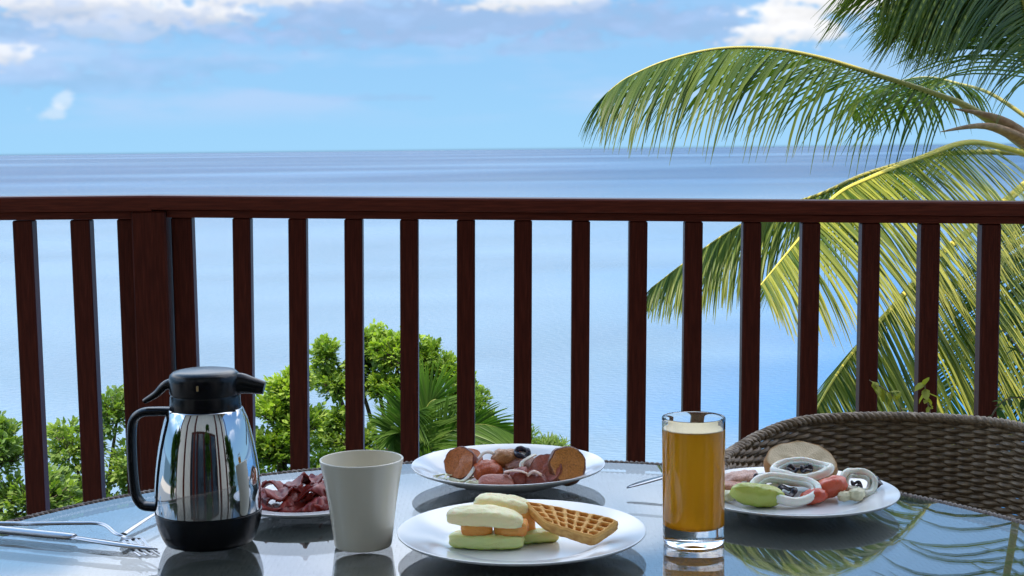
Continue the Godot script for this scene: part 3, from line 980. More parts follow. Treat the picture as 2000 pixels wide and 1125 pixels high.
func right_plate() -> void:
	var c := Vector3(0.309, TABLE, -1.600)
	plate(0.118, c, "white plate at right behind the juice, with bread, onion rings and lime")
	# a slice of bread: an arched crust round a pale crumb
	var b := face_basis(Vector3(0.06, 0.80, 0.60))
	var m := Mb.new()
	var n := 40
	for side in 2:
		var y := 0.0085 if side == 0 else -0.0085
		m.tint = Color(0.66, 0.50, 0.30)
		var mid := m.p(Vector3(0, y, 0))
		var prev := 0
		for ring in 4:
			var f := [0.35, 0.7, 0.9, 0.965][ring] as float
			m.tint = Color(0.70, 0.54, 0.33) if ring < 3 else Color(0.50, 0.27, 0.10)
			var first := m.v.size()
			for i in n + 1:
				var a := TAU * i / n
				var q := Vector3(cos(a) * 0.0425, y + 0.0007 * sin(a * 7.0 + ring * 2.0), sin(a) * (0.033 if sin(a) < 0.0 else 0.024)) * Vector3(f, 1, f)
				m.p(q)
			for i in n:
				if ring == 0:
					if side == 0:
						m.tri(mid, first + i, first + i + 1)
					else:
						m.tri(mid, first + i + 1, first + i)
				elif side == 0:
					m.quad(prev + i, first + i, first + i + 1, prev + i + 1)
				else:
					m.quad(prev + i, prev + i + 1, first + i + 1, first + i)
			prev = first
	m.tint = Color(0.42, 0.20, 0.065)
	var crust0 := m.v.size()
	for k in 5:
		var y := lerpf(0.0085, -0.0085, k / 4.0)
		var f := 0.965 + 0.045 * sin(PI * k / 4.0)
		for i in n + 1:
			var a := TAU * i / n
			m.p(Vector3(cos(a) * 0.0425 * f, y, sin(a) * (0.033 if sin(a) < 0.0 else 0.024) * f))
	for k in 4:
		for i in n:
			var a := crust0 + k * (n + 1) + i
			m.quad(a, a + n + 1, a + n + 2, a + 1)
	roughen(m, 0.0022, 55.0, 3.0)
	m.move(0, Transform3D(b, Vector3.ZERO))
	bite("bread_slice", "slice of crusty bread tilted up at back of the right plate", "bread", m, M.crust, c + Vector3(0.0230, 0.0300, -0.0640))
	var white := Color(0.86, 0.84, 0.74)
	bite("onion_ring", "long white onion ring lying against the bread slice", "onion", ring_mesh(0.0320, 0.0190, 0.0038, 0.0050, face_basis(Vector3(-0.04, 0.97, 0.24)), white, 0.4), M.wet, c + Vector3(0.0185, 0.0335, -0.0340), "onion rings on the right plate")
	bite("onion_ring", "largest white onion ring, at centre of right plate behind the lime", "onion", ring_mesh(0.0350, 0.0250, 0.0040, 0.0054, face_basis(Vector3(0.04, 0.95, 0.32)), white, 1.7), M.wet, c + Vector3(-0.0090, 0.0225, 0.0120), "onion rings on the right plate")
	bite("onion_ring", "small white onion ring at right end of right plate", "onion", ring_mesh(0.0185, 0.0165, 0.0039, 0.0054, face_basis(Vector3(0.12, 0.76, 0.62)), Color(0.74, 0.73, 0.60), 2.9), M.wet, c + Vector3(0.0770, 0.0235, -0.0090), "onion rings on the right plate")
	bite("onion_ring", "white onion ring half hidden at left behind the largest ring", "onion", ring_mesh(0.0270, 0.0170, 0.0039, 0.0046, face_basis(Vector3(-0.1, 0.96, 0.2), 0.5), white, 4.1), M.wet, c + Vector3(-0.0330, 0.0190, -0.0180), "onion rings on the right plate")
	m = fruit_mesh(Vector3(0.0300, 0.0125, 0.0125), Basis(Vector3.BACK, -0.13) * Basis(Vector3.RIGHT, 0.35), Color(0.46, 0.52, 0.10), -0.001, 2.4, 31.0, Color(0.16, 0.25, 0.012, 1.0))
	bite("lime_wedge", "yellow-green lime wedge at the front of right plate beside the glass", "lime", m, M.wet, c + Vector3(-0.0430, 0.0195, 0.0290))
	bite("tomato_chunk", "orange-red tomato chunk in front of the small onion ring", "tomato", lump_mesh(Vector3(0.0170, 0.0105, 0.0125), Basis(Vector3.BACK, 0.35), Color(0.68, 0.14, 0.07), 0.16, 1.6, 2.7, 32.0), M.wet, c + Vector3(0.0450, 0.0215, 0.0010), "tomato chunks on the right plate")
	bite("tomato_chunk", "red tomato piece at front of right plate between two onion rings", "tomato", lump_mesh(Vector3(0.0150, 0.0080, 0.0110), Basis(Vector3.BACK, 0.25), Color(0.60, 0.10, 0.05), 0.18, 1.7, 2.5, 33.0), M.wet, c + Vector3(0.0210, 0.0150, 0.0190), "tomato chunks on the right plate")
	bite("ham_slice", "folded pink ham slice at left of right plate behind the glass", "ham", lump_mesh(Vector3(0.0240, 0.0085, 0.0200), Basis(Vector3.BACK, 0.15), Color(0.74, 0.40, 0.29), 0.22, 1.8, 2.3, 34.0), M.meat, c + Vector3(-0.0500, 0.0200, -0.0460), "ham slices on the right plate")
	bite("ham_slice", "brownish pink ham slice just right of the juice glass on right plate", "ham", lump_mesh(Vector3(0.0230, 0.0065, 0.0150), Basis(Vector3.BACK, -0.1), Color(0.64, 0.28, 0.17), 0.22, 1.9, 2.4, 35.0), M.meat, c + Vector3(-0.0640, 0.0175, -0.0150), "ham slices on the right plate")
	var dark := Color(0.018, 0.014, 0.018)
	for d in [["dark olive slice inside the largest onion ring", Vector3(-0.0060, 0.0180, 0.0050), 0.011, 0.5], ["dark olive slice in the left part of the ring by the bread", Vector3(0.0080, 0.0340, -0.0350), 0.0070, 0.1], ["dark olive slice in the right part of the ring by the bread", Vector3(0.0240, 0.0345, -0.0350), 0.0075, 0.9], ["dark olive slice at far right rim of the right plate", Vector3(0.0975, 0.0225, -0.0150), 0.0085, 1.4], ["small dark olive slice between ham and onion on right plate", Vector3(-0.0300, 0.0250, -0.0250), 0.0075, 2.0], ["dark olive piece inside the small onion ring at right", Vector3(0.0760, 0.0205, -0.0120), 0.0062, 2.6]]:
		bite("olive_slice", d[0], "olive", ring_mesh(d[2] * 0.8, d[2] * 0.62, minf(d[2] * 0.40, 0.0036), 0.0016, face_basis(Vector3(0.1 * sin(d[3]), 0.9, 0.35), d[3]), dark, d[3]), M.wet, c + d[1], "olive slices on the right plate")
	for d in [["pale cheese crumb under the small onion ring, nearest the rim", Vector3(0.0700, 0.0150, 0.0130), 0.010], ["pale cheese crumb beside the orange-red tomato chunk", Vector3(0.0560, 0.0140, 0.0160), 0.008], ["pale cheese crumb left of the lime wedge by the glass", Vector3(-0.0720, 0.0150, 0.0120), 0.009]]:
		bite("cheese_crumb", d[0], "cheese", lump_mesh(Vector3(d[2], d[2] * 0.65, d[2] * 0.8), Basis(Vector3.UP, d[2] * 90.0), Color(0.74, 0.68, 0.44), 0.25, 2.0, 2.6, d[2] * 4000.0), M.food, c + d[1], "cheese crumbs on the right plate")


func bacon_plate() -> void:
	var c := Vector3(-0.235, TABLE, -1.610)
	plate(0.088, c, "small white plate of bacon between the carafe and the mug", 0.0150)
	var spots := [[-0.030, 0.0125, 0.030, 0.3], [0.004, 0.0125, 0.036, -0.4], [0.034, 0.013, 0.026, 0.8], [-0.040, 0.016, 0.004, 1.2], [-0.006, 0.017, 0.010, 0.1], [0.026, 0.0165, 0.000, -0.9], [-0.022, 0.025, 0.014, 0.6], [0.012, 0.026, 0.016, -0.2], [-0.002, 0.033, -0.004, 0.9], [-0.028, 0.024, -0.016, 0.0], [0.024, 0.0255, -0.014, 0.4], [0.040, 0.014, -0.012, 1.7]]
	for k in spots.size():
		var s = spots[k]
		var m := Mb.new()
		var n := 26
		var turn: float = s[3]
		for i in n + 1:
			var f := float(i) / n
			var bend := sin(f * 9.0 + k * 1.3)
			var q := Vector3((f - 0.5) * 0.050, 0.0042 * bend, 0.005 * sin(f * 5.0 + k))
			for j in 7:
				var g := (j - 3) / 3.0
				var e := lump.get_noise_3d(f * 9.0 + k * 11.0, g * 2.0, 3.0)
				var fat := smoothstep(0.15, 0.4, sin(g * 4.4 + e * 3.0 + k))
				m.tint = Color(0.22, 0.016, 0.010).lerp(Color(0.36, 0.05, 0.03), fat * 0.7).lerp(Color(0.10, 0.010, 0.008), clampf(-e * 1.4, 0, 1))
				m.p(q + Vector3(0.0015 * e, 0.0045 * cos(f * 8.0 + g * 2.4 + k) * absf(g) + 0.002 * e, g * 0.0125 * (1.0 + 0.25 * e)))
		for i in n:
			for j in 6:
				var a := i * 7 + j
				m.quad(a, a + 7, a + 8, a + 1)
		# its thickness
		var top := m.v.size()
		for i in top:
			m.tint = m.c[i]
			m.p(m.v[i] - Vector3(0, 0.0026, 0))
		for i in n:
			for j in 6:
				var a := top + i * 7 + j
				m.quad(a, a + 1, a + 8, a + 7)
			m.quad(i * 7, top + i * 7, top + i * 7 + 7, i * 7 + 7)
			m.quad(i * 7 + 6, i * 7 + 13, top + i * 7 + 13, top + i * 7 + 6)
		for j in 6:
			m.quad(j, j + 1, top + j + 1, top + j)
			m.quad(n * 7 + j, top + n * 7 + j, top + n * 7 + j + 1, n * 7 + j + 1)
		m.move(0, Transform3D(Basis(Vector3.UP, turn) * Basis(Vector3.RIGHT, 0.35 * sin(k * 2.1)), Vector3.ZERO))
		bite("bacon_strip", "crumpled dark red strip of fried bacon in the heap on the small plate", "bacon", m, M.food, c + Vector3(s[0], s[1], s[2]), "crisp bacon strips heaped on the small plate")


# ------------------------------------------------------------------ plants
func leaf_mesh(long: float, wide: float) -> ArrayMesh:
	var m := Mb.new()
	var a := m.p(Vector3.ZERO)
	var b := m.p(Vector3(-wide * 0.5, long * 0.02, long * 0.35))
	var d := m.p(Vector3(0, -long * 0.05, long * 0.45))
	var e := m.p(Vector3(wide * 0.5, long * 0.02, long * 0.35))
	var f := m.p(Vector3(-wide * 0.42, -long * 0.02, long * 0.70))
	var g := m.p(Vector3(wide * 0.42, -long * 0.02, long * 0.70))
	var h := m.p(Vector3(0, -long * 0.14, long))
	m.tri(a, b, d)
	m.tri(a, d, e)
	m.quad(d, b, f, h)
	m.quad(d, h, g, e)
	return m.commit()


func in_ball(r: RandomNumberGenerator) -> Vector3:
	while true:
		var q := Vector3(r.randf_range(-1, 1), r.randf_range(-1, 1), r.randf_range(-1, 1))
		if q.length_squared() <= 1.0:
			return q
	return Vector3.ZERO


func leafy(called: String, label: String, category: String, group: String, foot: Vector3, fork_at: Vector3, clumps: Array, leaf: Vector2, seed_at: int, tones: Array, trunk_r := 0.07) -> void:
	# trunk, a limb to every clump, twigs inside it, and a rosette of leaves at each twig's end. clumps: centre, half size, twigs
	var r := RandomNumberGenerator.new()
	r.seed = seed_at
	var t := thing(called, label, category, foot, 0.0, group)
	var m := Mb.new()
	tube(m, smooth([Vector3.ZERO, (fork_at - foot) * 0.5 + Vector3(0.12, 0, 0.05), fork_at - foot], 10), trunk_r, trunk_r * 0.6, 10)
	obj("trunk", m, M.bark, t)
	var where: Array[Transform3D] = []
	var tints := PackedColorArray()
	for cl in clumps:
		var c: Vector3 = cl[0]
		var h: Vector3 = cl[1]
		m = Mb.new()
		var root := fork_at - foot
		var mid := root.lerp(c - foot, 0.55) + Vector3(r.randf_range(-0.12, 0.12), -0.10, r.randf_range(-0.1, 0.1))
		tube(m, smooth([root, mid, c - foot - Vector3(0, h.y * 0.3, 0)], 10), trunk_r * 0.42, trunk_r * 0.16, 7)
		var tone: Color = tones[r.randi() % tones.size()]
		var knots := []
		for k in 8:
			var kq := in_ball(r)
			knots.append(kq.normalized() * pow(kq.length(), 0.5) * r.randf_range(0.75, 1.15))
		for k in int(cl[2] * 3.4):
			var q: Vector3 = knots[k % knots.size()] * 0.64 + in_ball(r) * 0.50
			var end := c + q * h
			var out := (q * Vector3(1, 0.8, 1) + Vector3(0, 0.45, 0)).normalized()
			if k % 3 == 0:
				var from := c - foot - Vector3(0, h.y * 0.3, 0)
				tube(m, smooth([from, from.lerp(end - foot, 0.6) + Vector3(0, -0.03, 0), end - foot], 5), trunk_r * 0.10, 0.0025, 4, 1.0, Vector3.UP, false)
			var many := r.randi_range(7, 12)
			var shade: Color = tone.lerp(tones[r.randi() % tones.size()], r.randf())
			for j in many:
				var dir := (out + in_ball(r) * 1.0).normalized()
				var up := (Vector3.UP + in_ball(r) * 0.7).normalized()
				var x := up.cross(dir)
				if x.length() < 0.1:
					continue
				x = x.normalized()
				var s := r.randf_range(0.5, 1.3)
				where.append(Transform3D(Basis(x, dir.cross(x), dir).scaled(Vector3.ONE * s), end - foot + in_ball(r) * leaf.x * 0.5))
				var g := r.randf_range(0.75, 1.25)
				tints.append(Color(shade.r * g, shade.g * g, shade.b * g))
		obj("branch", m, M.bark, t)
	var mm := MultiMesh.new()
	mm.transform_format = MultiMesh.TRANSFORM_3D
	mm.use_colors = true
	mm.mesh = leaf_mesh(leaf.x * 0.78, leaf.y * 0.80)
	mm.instance_count = where.size()
	for i in where.size():
		mm.set_instance_transform(i, where[i])
		mm.set_instance_color(i, tints[i])
	var o := MultiMeshInstance3D.new()
	o.multimesh = mm
	o.material_override = M.leaf
	o.name = "crown"
	o.set_meta("kind", "stuff")
	t.add_child(o, true)


func frond(tree: Node3D, foot: Vector3, pts: Array, side_a: Vector3, side_b: Vector3, long_a: float, long_b: float, droop: float, tones: Array, seed_at: int, thick := 0.034, start := 0.20, count := 84, apart := false, sweep := 0.45, girth := 1.0) -> void:
	# rachis through pts; leaflets leave it towards side_a and side_b, sweep towards the tip and droop
	var r := RandomNumberGenerator.new()
	r.seed = seed_at
	var loc := []
	for p in pts:
		loc.append(p - foot)
	var n := 160
	var line := smooth(loc, n)
	var m := Mb.new()
	m.tint = tones[2]
	tube(m, line, thick, 0.003, 8, 0.6, Vector3.UP, true, 0.6)
	var stem := obj("frond", m, M.rachis, tree)
	var all := Mb.new()
	var done := 0
	for i in count:
		for side in 2:
			var t := lerpf(start, 0.995, pow((i + r.randf() * 0.5) / count, 0.92))
			var k := mini(int(t * (n - 1)), n - 2)
			var at := line[k].lerp(line[k + 1], t * (n - 1) - k)
			var tan := (line[mini(k + 2, n - 1)] - line[maxi(k - 1, 0)]).normalized()
			var s: Vector3 = side_a if side == 0 else side_b
			s = (s - tan * s.dot(tan) * 0.85).normalized()
			var f := (t - start) / (1.0 - start)
			var long: float = (long_a if side == 0 else long_b) * (0.55 + 0.75 * sin(PI * minf(1.0, f * 0.75 + 0.18)) - 0.42 * pow(f, 4.0)) * r.randf_range(0.86, 1.1)
			var dir := (s + tan * lerpf(sweep, sweep * 2.6, f * f) + in_ball(r) * 0.10).normalized()
			var lm := Mb.new() if apart and done < 290 else all
			var nseg := 6
			var q := at
			var face_up := s.cross(tan).normalized()
			if face_up.y < 0:
				face_up = -face_up
			face_up = (face_up + in_ball(r) * 0.35).normalized()
			var tone: Color = tones[0].lerp(tones[1], clampf(r.randf() * 0.8 + 0.2 * sin(i * 0.7), 0, 1))
			var limp := droop * r.randf_range(0.7, 1.4)
			var wide := girth * r.randf_range(0.011, 0.0155) * (0.6 + 0.4 * sin(PI * f))
			var first := lm.v.size()
			for j in nseg + 1:
				var g := float(j) / nseg
				var w := wide * (0.45 + 0.75 * sin(PI * minf(0.62, g * 0.8 + 0.12))) * (1.0 - pow(g, 3.0)) + 0.0008
				var ax := dir.cross(face_up).normalized()
				var nn := ax.cross(dir).normalized()
				lm.tint = tone.lerp(tones[3], pow(g, 3.0) * 0.6)
				lm.p(q + ax * w + nn * w * 0.35, Vector2(0, g))
				lm.p(q, Vector2(0.5, g))
				lm.p(q - ax * w + nn * w * 0.35, Vector2(1, g))
				q += dir * long / nseg
				dir = (dir + Vector3.DOWN * limp * (0.25 + g) * 0.45).normalized()
			for j in nseg:
				for h in 2:
					var a := first + j * 3 + h
					lm.quad(a, a + 3, a + 4, a + 1)
			if lm != all:
				obj("leaflet", lm, M.frond, stem)
				done += 1
	if all.v.size():
		var o := obj("leaflets", all, M.frond, stem)
		o.set_meta("kind", "stuff")


func palm() -> void:
	var foot := Vector3(4.0, -9.0, -9.6)
	var t := thing("coconut_palm", "tall coconut palm at right beyond the railing, long arching green and yellow fronds", "palm tree", foot)
	var m := Mb.new()
	m.tint = Color(0.26, 0.21, 0.16)
	tube(m, smooth([Vector3.ZERO, Vector3(-0.1, 4.0, 0.15), Vector3(-0.45, 8.2, 0.45), Vector3(-0.62, 9.9, 0.42)], 40), 0.19, 0.13, 20)
	for i in 40:
		pass
	obj("trunk", m, M.bark, t)
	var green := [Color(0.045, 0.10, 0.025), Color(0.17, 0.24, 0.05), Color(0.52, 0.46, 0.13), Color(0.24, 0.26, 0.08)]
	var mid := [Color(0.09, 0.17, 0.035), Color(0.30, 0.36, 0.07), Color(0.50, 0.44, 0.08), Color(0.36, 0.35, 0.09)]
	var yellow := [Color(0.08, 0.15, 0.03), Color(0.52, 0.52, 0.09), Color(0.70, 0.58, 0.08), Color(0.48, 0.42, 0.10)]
	# the long frond that arches left over the horizon
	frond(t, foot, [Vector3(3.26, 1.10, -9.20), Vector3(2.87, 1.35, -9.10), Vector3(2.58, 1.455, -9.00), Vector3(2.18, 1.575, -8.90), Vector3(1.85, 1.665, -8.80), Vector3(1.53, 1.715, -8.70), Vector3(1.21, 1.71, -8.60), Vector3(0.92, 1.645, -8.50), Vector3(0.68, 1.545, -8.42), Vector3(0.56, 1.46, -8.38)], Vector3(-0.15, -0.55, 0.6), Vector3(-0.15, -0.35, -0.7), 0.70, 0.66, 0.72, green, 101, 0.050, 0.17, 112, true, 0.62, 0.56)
	# the shaggy one hanging into the top right corner
	frond(t, foot, [Vector3(3.34, 1.20, -9.20), Vector3(3.16, 1.66, -8.90), Vector3(2.97, 2.02, -8.60), Vector3(2.72, 2.24, -8.30), Vector3(2.44, 2.32, -8.05), Vector3(2.18, 2.30, -7.85), Vector3(1.98, 2.20, -7.70)], Vector3(-0.35, -0.75, 0.3), Vector3(-0.45, -0.55, -0.5), 0.80, 0.80, 0.50, green, 102, 0.034, 0.12, 150, false, 0.55, 0.66)
	frond(t, foot, [Vector3(3.40, 1.25, -9.25), Vector3(3.34, 1.75, -9.0), Vector3(3.20, 2.12, -8.8), Vector3(2.95, 2.30, -8.6), Vector3(2.65, 2.32, -8.5), Vector3(2.40, 2.22, -8.45)], Vector3(-0.55, -0.7, 0.2), Vector3(-0.5, -0.7, -0.4), 0.85, 0.85, 0.5, green, 108, 0.036, 0.16, 130, false, 0.5, 0.7)
	frond(t, foot, [Vector3(3.36, 1.24, -9.3), Vector3(3.09, 1.45, -9.40), Vector3(2.95, 1.54, -9.70), Vector3(2.83, 1.60, -10.10), Vector3(2.70, 1.55, -10.7), Vector3(2.6, 1.4, -11.3)], Vector3(-0.8, -0.3, 0.0), Vector3(0.8, -0.3, 0.0), 0.4, 0.5, 0.7, green, 103, 0.03, 0.35, 60)
	# the sunlit one that comes forward and down behind the handrail
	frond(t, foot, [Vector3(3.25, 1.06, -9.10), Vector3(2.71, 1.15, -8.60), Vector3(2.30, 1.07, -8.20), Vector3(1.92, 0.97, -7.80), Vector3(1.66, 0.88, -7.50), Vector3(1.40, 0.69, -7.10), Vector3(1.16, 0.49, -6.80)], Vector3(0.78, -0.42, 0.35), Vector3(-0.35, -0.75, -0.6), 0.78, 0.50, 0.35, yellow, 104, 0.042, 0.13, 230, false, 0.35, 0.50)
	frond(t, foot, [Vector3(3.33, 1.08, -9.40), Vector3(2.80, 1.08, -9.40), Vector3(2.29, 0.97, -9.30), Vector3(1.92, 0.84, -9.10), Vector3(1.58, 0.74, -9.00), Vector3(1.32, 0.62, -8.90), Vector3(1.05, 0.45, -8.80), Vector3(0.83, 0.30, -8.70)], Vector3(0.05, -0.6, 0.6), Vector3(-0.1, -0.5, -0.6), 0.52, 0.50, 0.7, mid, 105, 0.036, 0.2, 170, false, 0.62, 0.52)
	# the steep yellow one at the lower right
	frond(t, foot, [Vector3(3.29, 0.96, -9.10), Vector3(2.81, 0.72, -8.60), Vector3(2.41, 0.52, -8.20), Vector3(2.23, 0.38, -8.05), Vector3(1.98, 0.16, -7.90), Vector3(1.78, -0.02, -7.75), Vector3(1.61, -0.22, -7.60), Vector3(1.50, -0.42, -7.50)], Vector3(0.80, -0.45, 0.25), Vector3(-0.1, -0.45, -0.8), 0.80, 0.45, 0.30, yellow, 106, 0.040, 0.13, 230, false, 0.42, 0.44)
	frond(t, foot, [Vector3(3.32, 0.95, -9.10), Vector3(2.98, 0.55, -8.70), Vector3(2.70, 0.12, -8.40), Vector3(2.48, -0.32, -8.20), Vector3(2.34, -0.75, -8.10)], Vector3(0.75, -0.50, 0.25), Vector3(-0.6, -0.5, -0.5), 0.72, 0.55, 0.35, mid, 109, 0.034, 0.12, 110, false, 0.42, 0.46)
	frond(t, foot, [Vector3(3.34, 1.0, -9.10), Vector3(3.30, 0.77, -8.80), Vector3(3.24, 0.40, -8.6), Vector3(3.16, 0.04, -8.5), Vector3(3.10, -0.4, -8.45)], Vector3(-0.8, -0.45, 0.2), Vector3(0.8, -0.4, 0.2), 0.66, 0.6, 0.5, green, 107, 0.034, 0.12, 110, false, 0.45, 0.5)
	# the rest of the head, above and beyond the picture
	for d in [[Vector3(-1.2, 2.6, 1.6), 111], [Vector3(-0.3, 2.9, 2.6), 112], [Vector3(1.6, 2.0, 1.4), 113], [Vector3(2.4, 1.1, -0.8), 114], [Vector3(1.0, 1.6, -2.4), 115], [Vector3(-1.8, 2.0, -0.3), 116]]:
		var o := Vector3(3.38, 1.2, -9.18)
		var e: Vector3 = d[0]
		frond(t, foot, [o, o + Vector3(e.x * 0.22, e.y * 0.5, e.z * 0.22), o + Vector3(e.x * 0.5, e.y * 0.85, e.z * 0.5), o + Vector3(e.x * 0.8, e.y * 0.98, e.z * 0.8), o + Vector3(e.x * 1.1, e.y * 0.9, e.z * 1.1), o + Vector3(e.x * 1.35, e.y * 0.62, e.z * 1.35)], Vector3(e.z, -0.6, -e.x).normalized(), Vector3(-e.z, -0.6, e.x).normalized(), 0.72, 0.72, 0.55, green if d[1] % 2 else mid, d[1], 0.04, 0.2, 80)
	# fibrous sheaths and a dry spathe round the leaf bases
	for d in [[Vector3(3.30, 1.10, -9.12), Vector3(2.92, 1.245, -8.92), Vector3(2.58, 1.215, -8.80), 0.085], [Vector3(3.36, 1.06, -9.2), Vector3(3.05, 1.28, -9.08), Vector3(2.72, 1.36, -9.03), 0.095], [Vector3(3.40, 1.0, -9.2), Vector3(3.3, 1.16, -9.1), Vector3(3.22, 1.30, -9.08), 0.10], [Vector3(3.4, 0.75, -9.15), Vector3(3.2, 0.55, -8.95), Vector3(3.08, 0.45, -8.8), 0.06]]:
		m = Mb.new()
		tube(m, smooth([d[0] - foot, d[1] - foot, d[2] - foot], 14), d[3], 0.004, 10, 0.5)
		obj("sheath", m, M.sheath, t)


func spiky_palm() -> void:
	var foot := Vector3(-0.73, -8.0, -10.2)
	var t := thing("young_palm", "small bright green palm with upright feathery fronds among the bushes below", "palm tree", foot)
	var m := Mb.new()
	tube(m, smooth([Vector3.ZERO, Vector3(0.05, 3.5, 0), Vector3(0.01, 6.69, 0)], 12), 0.12, 0.06, 12)
	obj("trunk", m, M.bark, t)
	var tones := [Color(0.07, 0.16, 0.03), Color(0.17, 0.30, 0.06), Color(0.30, 0.36, 0.09), Color(0.24, 0.34, 0.09)]
	var o := Vector3(-0.72, -1.32, -10.2)
	for d in [[Vector3(0.22, 0.72, 0.0), 201, 0.30], [Vector3(0.02, 0.66, 0.2), 202, 0.28], [Vector3(0.62, 0.55, 0.1), 203, 0.26], [Vector3(-0.12, 0.50, 0.1), 204, 0.24], [Vector3(0.35, 0.26, 0.4), 205, 0.26], [Vector3(0.78, 0.20, -0.1), 206, 0.24]]:
		var e: Vector3 = d[0]
		frond(t, foot, [o, o + Vector3(e.x * 0.10, e.y * 0.45, e.z * 0.2), o + Vector3(e.x * 0.40, e.y * 0.85, e.z * 0.5), o + Vector3(e.x * 0.80, e.y * 0.98, e.z * 0.85), o + Vector3(e.x * 1.25, e.y * 0.84, e.z * 1.2)], Vector3(-0.6, 0.7, 0.3), Vector3(0.5, -0.6, 0.3), d[2], d[2], 0.22, tones, d[1], 0.010, 0.10, 75, false, 0.9, 0.55)


func sprig_plant() -> void:
	# thin, sparsely leaved stems reaching up in front of the balusters
	var foot := Vector3(1.02, 0.0, -3.18)
	var t := thing("potted_climber", "thin twiggy climber with small green and yellow leaves in front of the right balusters", "plant", foot)
	var m := Mb.new()
	lathe(m, [Vector2(0, 0.002), Vector2(0.09, 0.002), Vector2(0.13, 0.24), Vector2(0.14, 0.245), Vector2(0.14, 0.27), Vector2(0.122, 0.27), Vector2(0.115, 0.235), Vector2(0, 0.235)], 32)
	obj("pot", m, M.clay, t)
	var r := RandomNumberGenerator.new()
	r.seed = 77
	var where: Array[Transform3D] = []
	var tints := PackedColorArray()
	for d in [[[Vector3(0, 0.23, 0), Vector3(-0.10, 0.40, 0.02), Vector3(-0.17, 0.57, 0.0), Vector3(-0.235, 0.625, 0.0)], 26, 1], [[Vector3(0, 0.23, 0), Vector3(-0.06, 0.42, -0.02), Vector3(-0.11, 0.57, 0.02), Vector3(-0.12, 0.625, 0.02)], 20, 1], [[Vector3(0, 0.23, 0), Vector3(0.01, 0.42, 0.03), Vector3(0.02, 0.53, 0.03), Vector3(0.07, 0.585, 0.02), Vector3(0.17, 0.565, 0.02)], 20, 0], [[Vector3(0, 0.23, 0), Vector3(0.10, 0.45, 0), Vector3(0.14, 0.60, 0.02), Vector3(0.09, 0.69, 0.01), Vector3(0.055, 0.735, 0.0)], 10, 0], [[Vector3(0, 0.23, 0), Vector3(0.14, 0.5, 0), Vector3(0.17, 0.64, 0.02), Vector3(0.12, 0.68, 0.01)], 9, 0], [[Vector3(0, 0.23, 0), Vector3(0.10, 0.38, 0.05), Vector3(0.16, 0.45, 0.05)], 10, 0]]:
		m = Mb.new()
		m.tint = Color(0.16, 0.12, 0.06)
		var line := smooth(d[0], 40)
		tube(m, line, 0.0032, 0.0010, 6)
		obj("stem", m, M.rachis, t)
		for i in int(d[1]):
			var f := lerpf(0.45, 1.0, (i + r.randf()) / d[1])
			var at := line[mini(39, int(f * 39))]
			var dir := (in_ball(r) + Vector3(0, -0.25, 0.2)).normalized()
			var x := (Vector3.UP + in_ball(r) * 0.6).cross(dir).normalized()
			var s := r.randf_range(0.5, 1.1)
			where.append(Transform3D(Basis(x, dir.cross(x), dir).scaled(Vector3.ONE * s), at))
			tints.append((Color(0.42, 0.42, 0.08) if d[2] == 1 else Color(0.05, 0.11, 0.035)) * r.randf_range(0.7, 1.3))
	var lm := leaf_mesh(0.040, 0.018)
	for i in where.size():
		var o := MeshInstance3D.new()
		var lb := Mb.new()
		lb.tint = tints[i]
		var src := lm.surface_get_arrays(0)
		for v in src[Mesh.ARRAY_VERTEX]:
			lb.p(where[i] * v)
		lb.idx = src[Mesh.ARRAY_INDEX]
		obj("leaf", lb, M.leaf, t)


# ------------------------------------------------------------------ land, sea, added things behind the viewer
func ground_height(x: float, z: float) -> float:
	var d := -z
	var y := -6.5 - maxf(0.0, d - 5.0) * 0.42
	return y + 0.8 * lump.get_noise_2d(x * 0.15, z * 0.15) + 0.3 * lump.get_noise_2d(x * 0.7, z * 0.7)


func land() -> void:
	var m := Mb.new()
	var nx := 60
	var nz := 50
	for i in nx + 1:
		for j in nz + 1:
			var x := lerpf(-60, 60, float(i) / nx)
			var z := lerpf(30, -66, float(j) / nz)
			m.p(Vector3(x, ground_height(x, z), z))
	for i in nx:
		for j in nz:
			var a := i * (nz + 1) + j
			m.quad(a, a + 1, a + nz + 2, a + nz + 1)
	struct("hillside_ground", m, M.soil)
	# the sea: rows ever farther apart to the horizon; sandy shallows towards the right, slicks farther out
	m = Mb.new()
	var na := 96
	var nr := 120
	var f := FastNoiseLite.new()
	f.frequency = 0.5
	f.fractal_octaves = 4
	f.seed = 9
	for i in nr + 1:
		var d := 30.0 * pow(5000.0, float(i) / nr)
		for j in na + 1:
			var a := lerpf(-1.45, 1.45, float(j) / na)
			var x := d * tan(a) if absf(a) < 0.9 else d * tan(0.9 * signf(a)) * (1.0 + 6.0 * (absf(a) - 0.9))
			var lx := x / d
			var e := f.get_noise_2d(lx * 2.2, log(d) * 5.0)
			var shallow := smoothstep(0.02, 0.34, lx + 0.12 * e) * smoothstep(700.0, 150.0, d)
			m.tint = Color(0.008, 0.038, 0.105).lerp(Color(0.06, 0.13, 0.23), clampf(e * 1.5 + 0.15, 0, 1)).lerp(Color(0.145, 0.225, 0.30), smoothstep(1600.0, 250.0, d * (1.0 + 0.5 * e))).lerp(Color(0.022, 0.16, 0.40), shallow)  # glare on the near water is painted in as the pale tone
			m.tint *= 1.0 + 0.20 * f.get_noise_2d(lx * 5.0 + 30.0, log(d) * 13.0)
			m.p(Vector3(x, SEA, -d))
	for i in nr:
		for j in na:
			var a := i * (na + 1) + j
			m.quad(a, a + na + 1, a + na + 2, a + 1)
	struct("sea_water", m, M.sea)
	m = Mb.new()
	box(m, Vector3(-9, -0.25, -3.72), Vector3(9, 0.0, 10.0))
	struct("terrace_floor", m, M.deck)


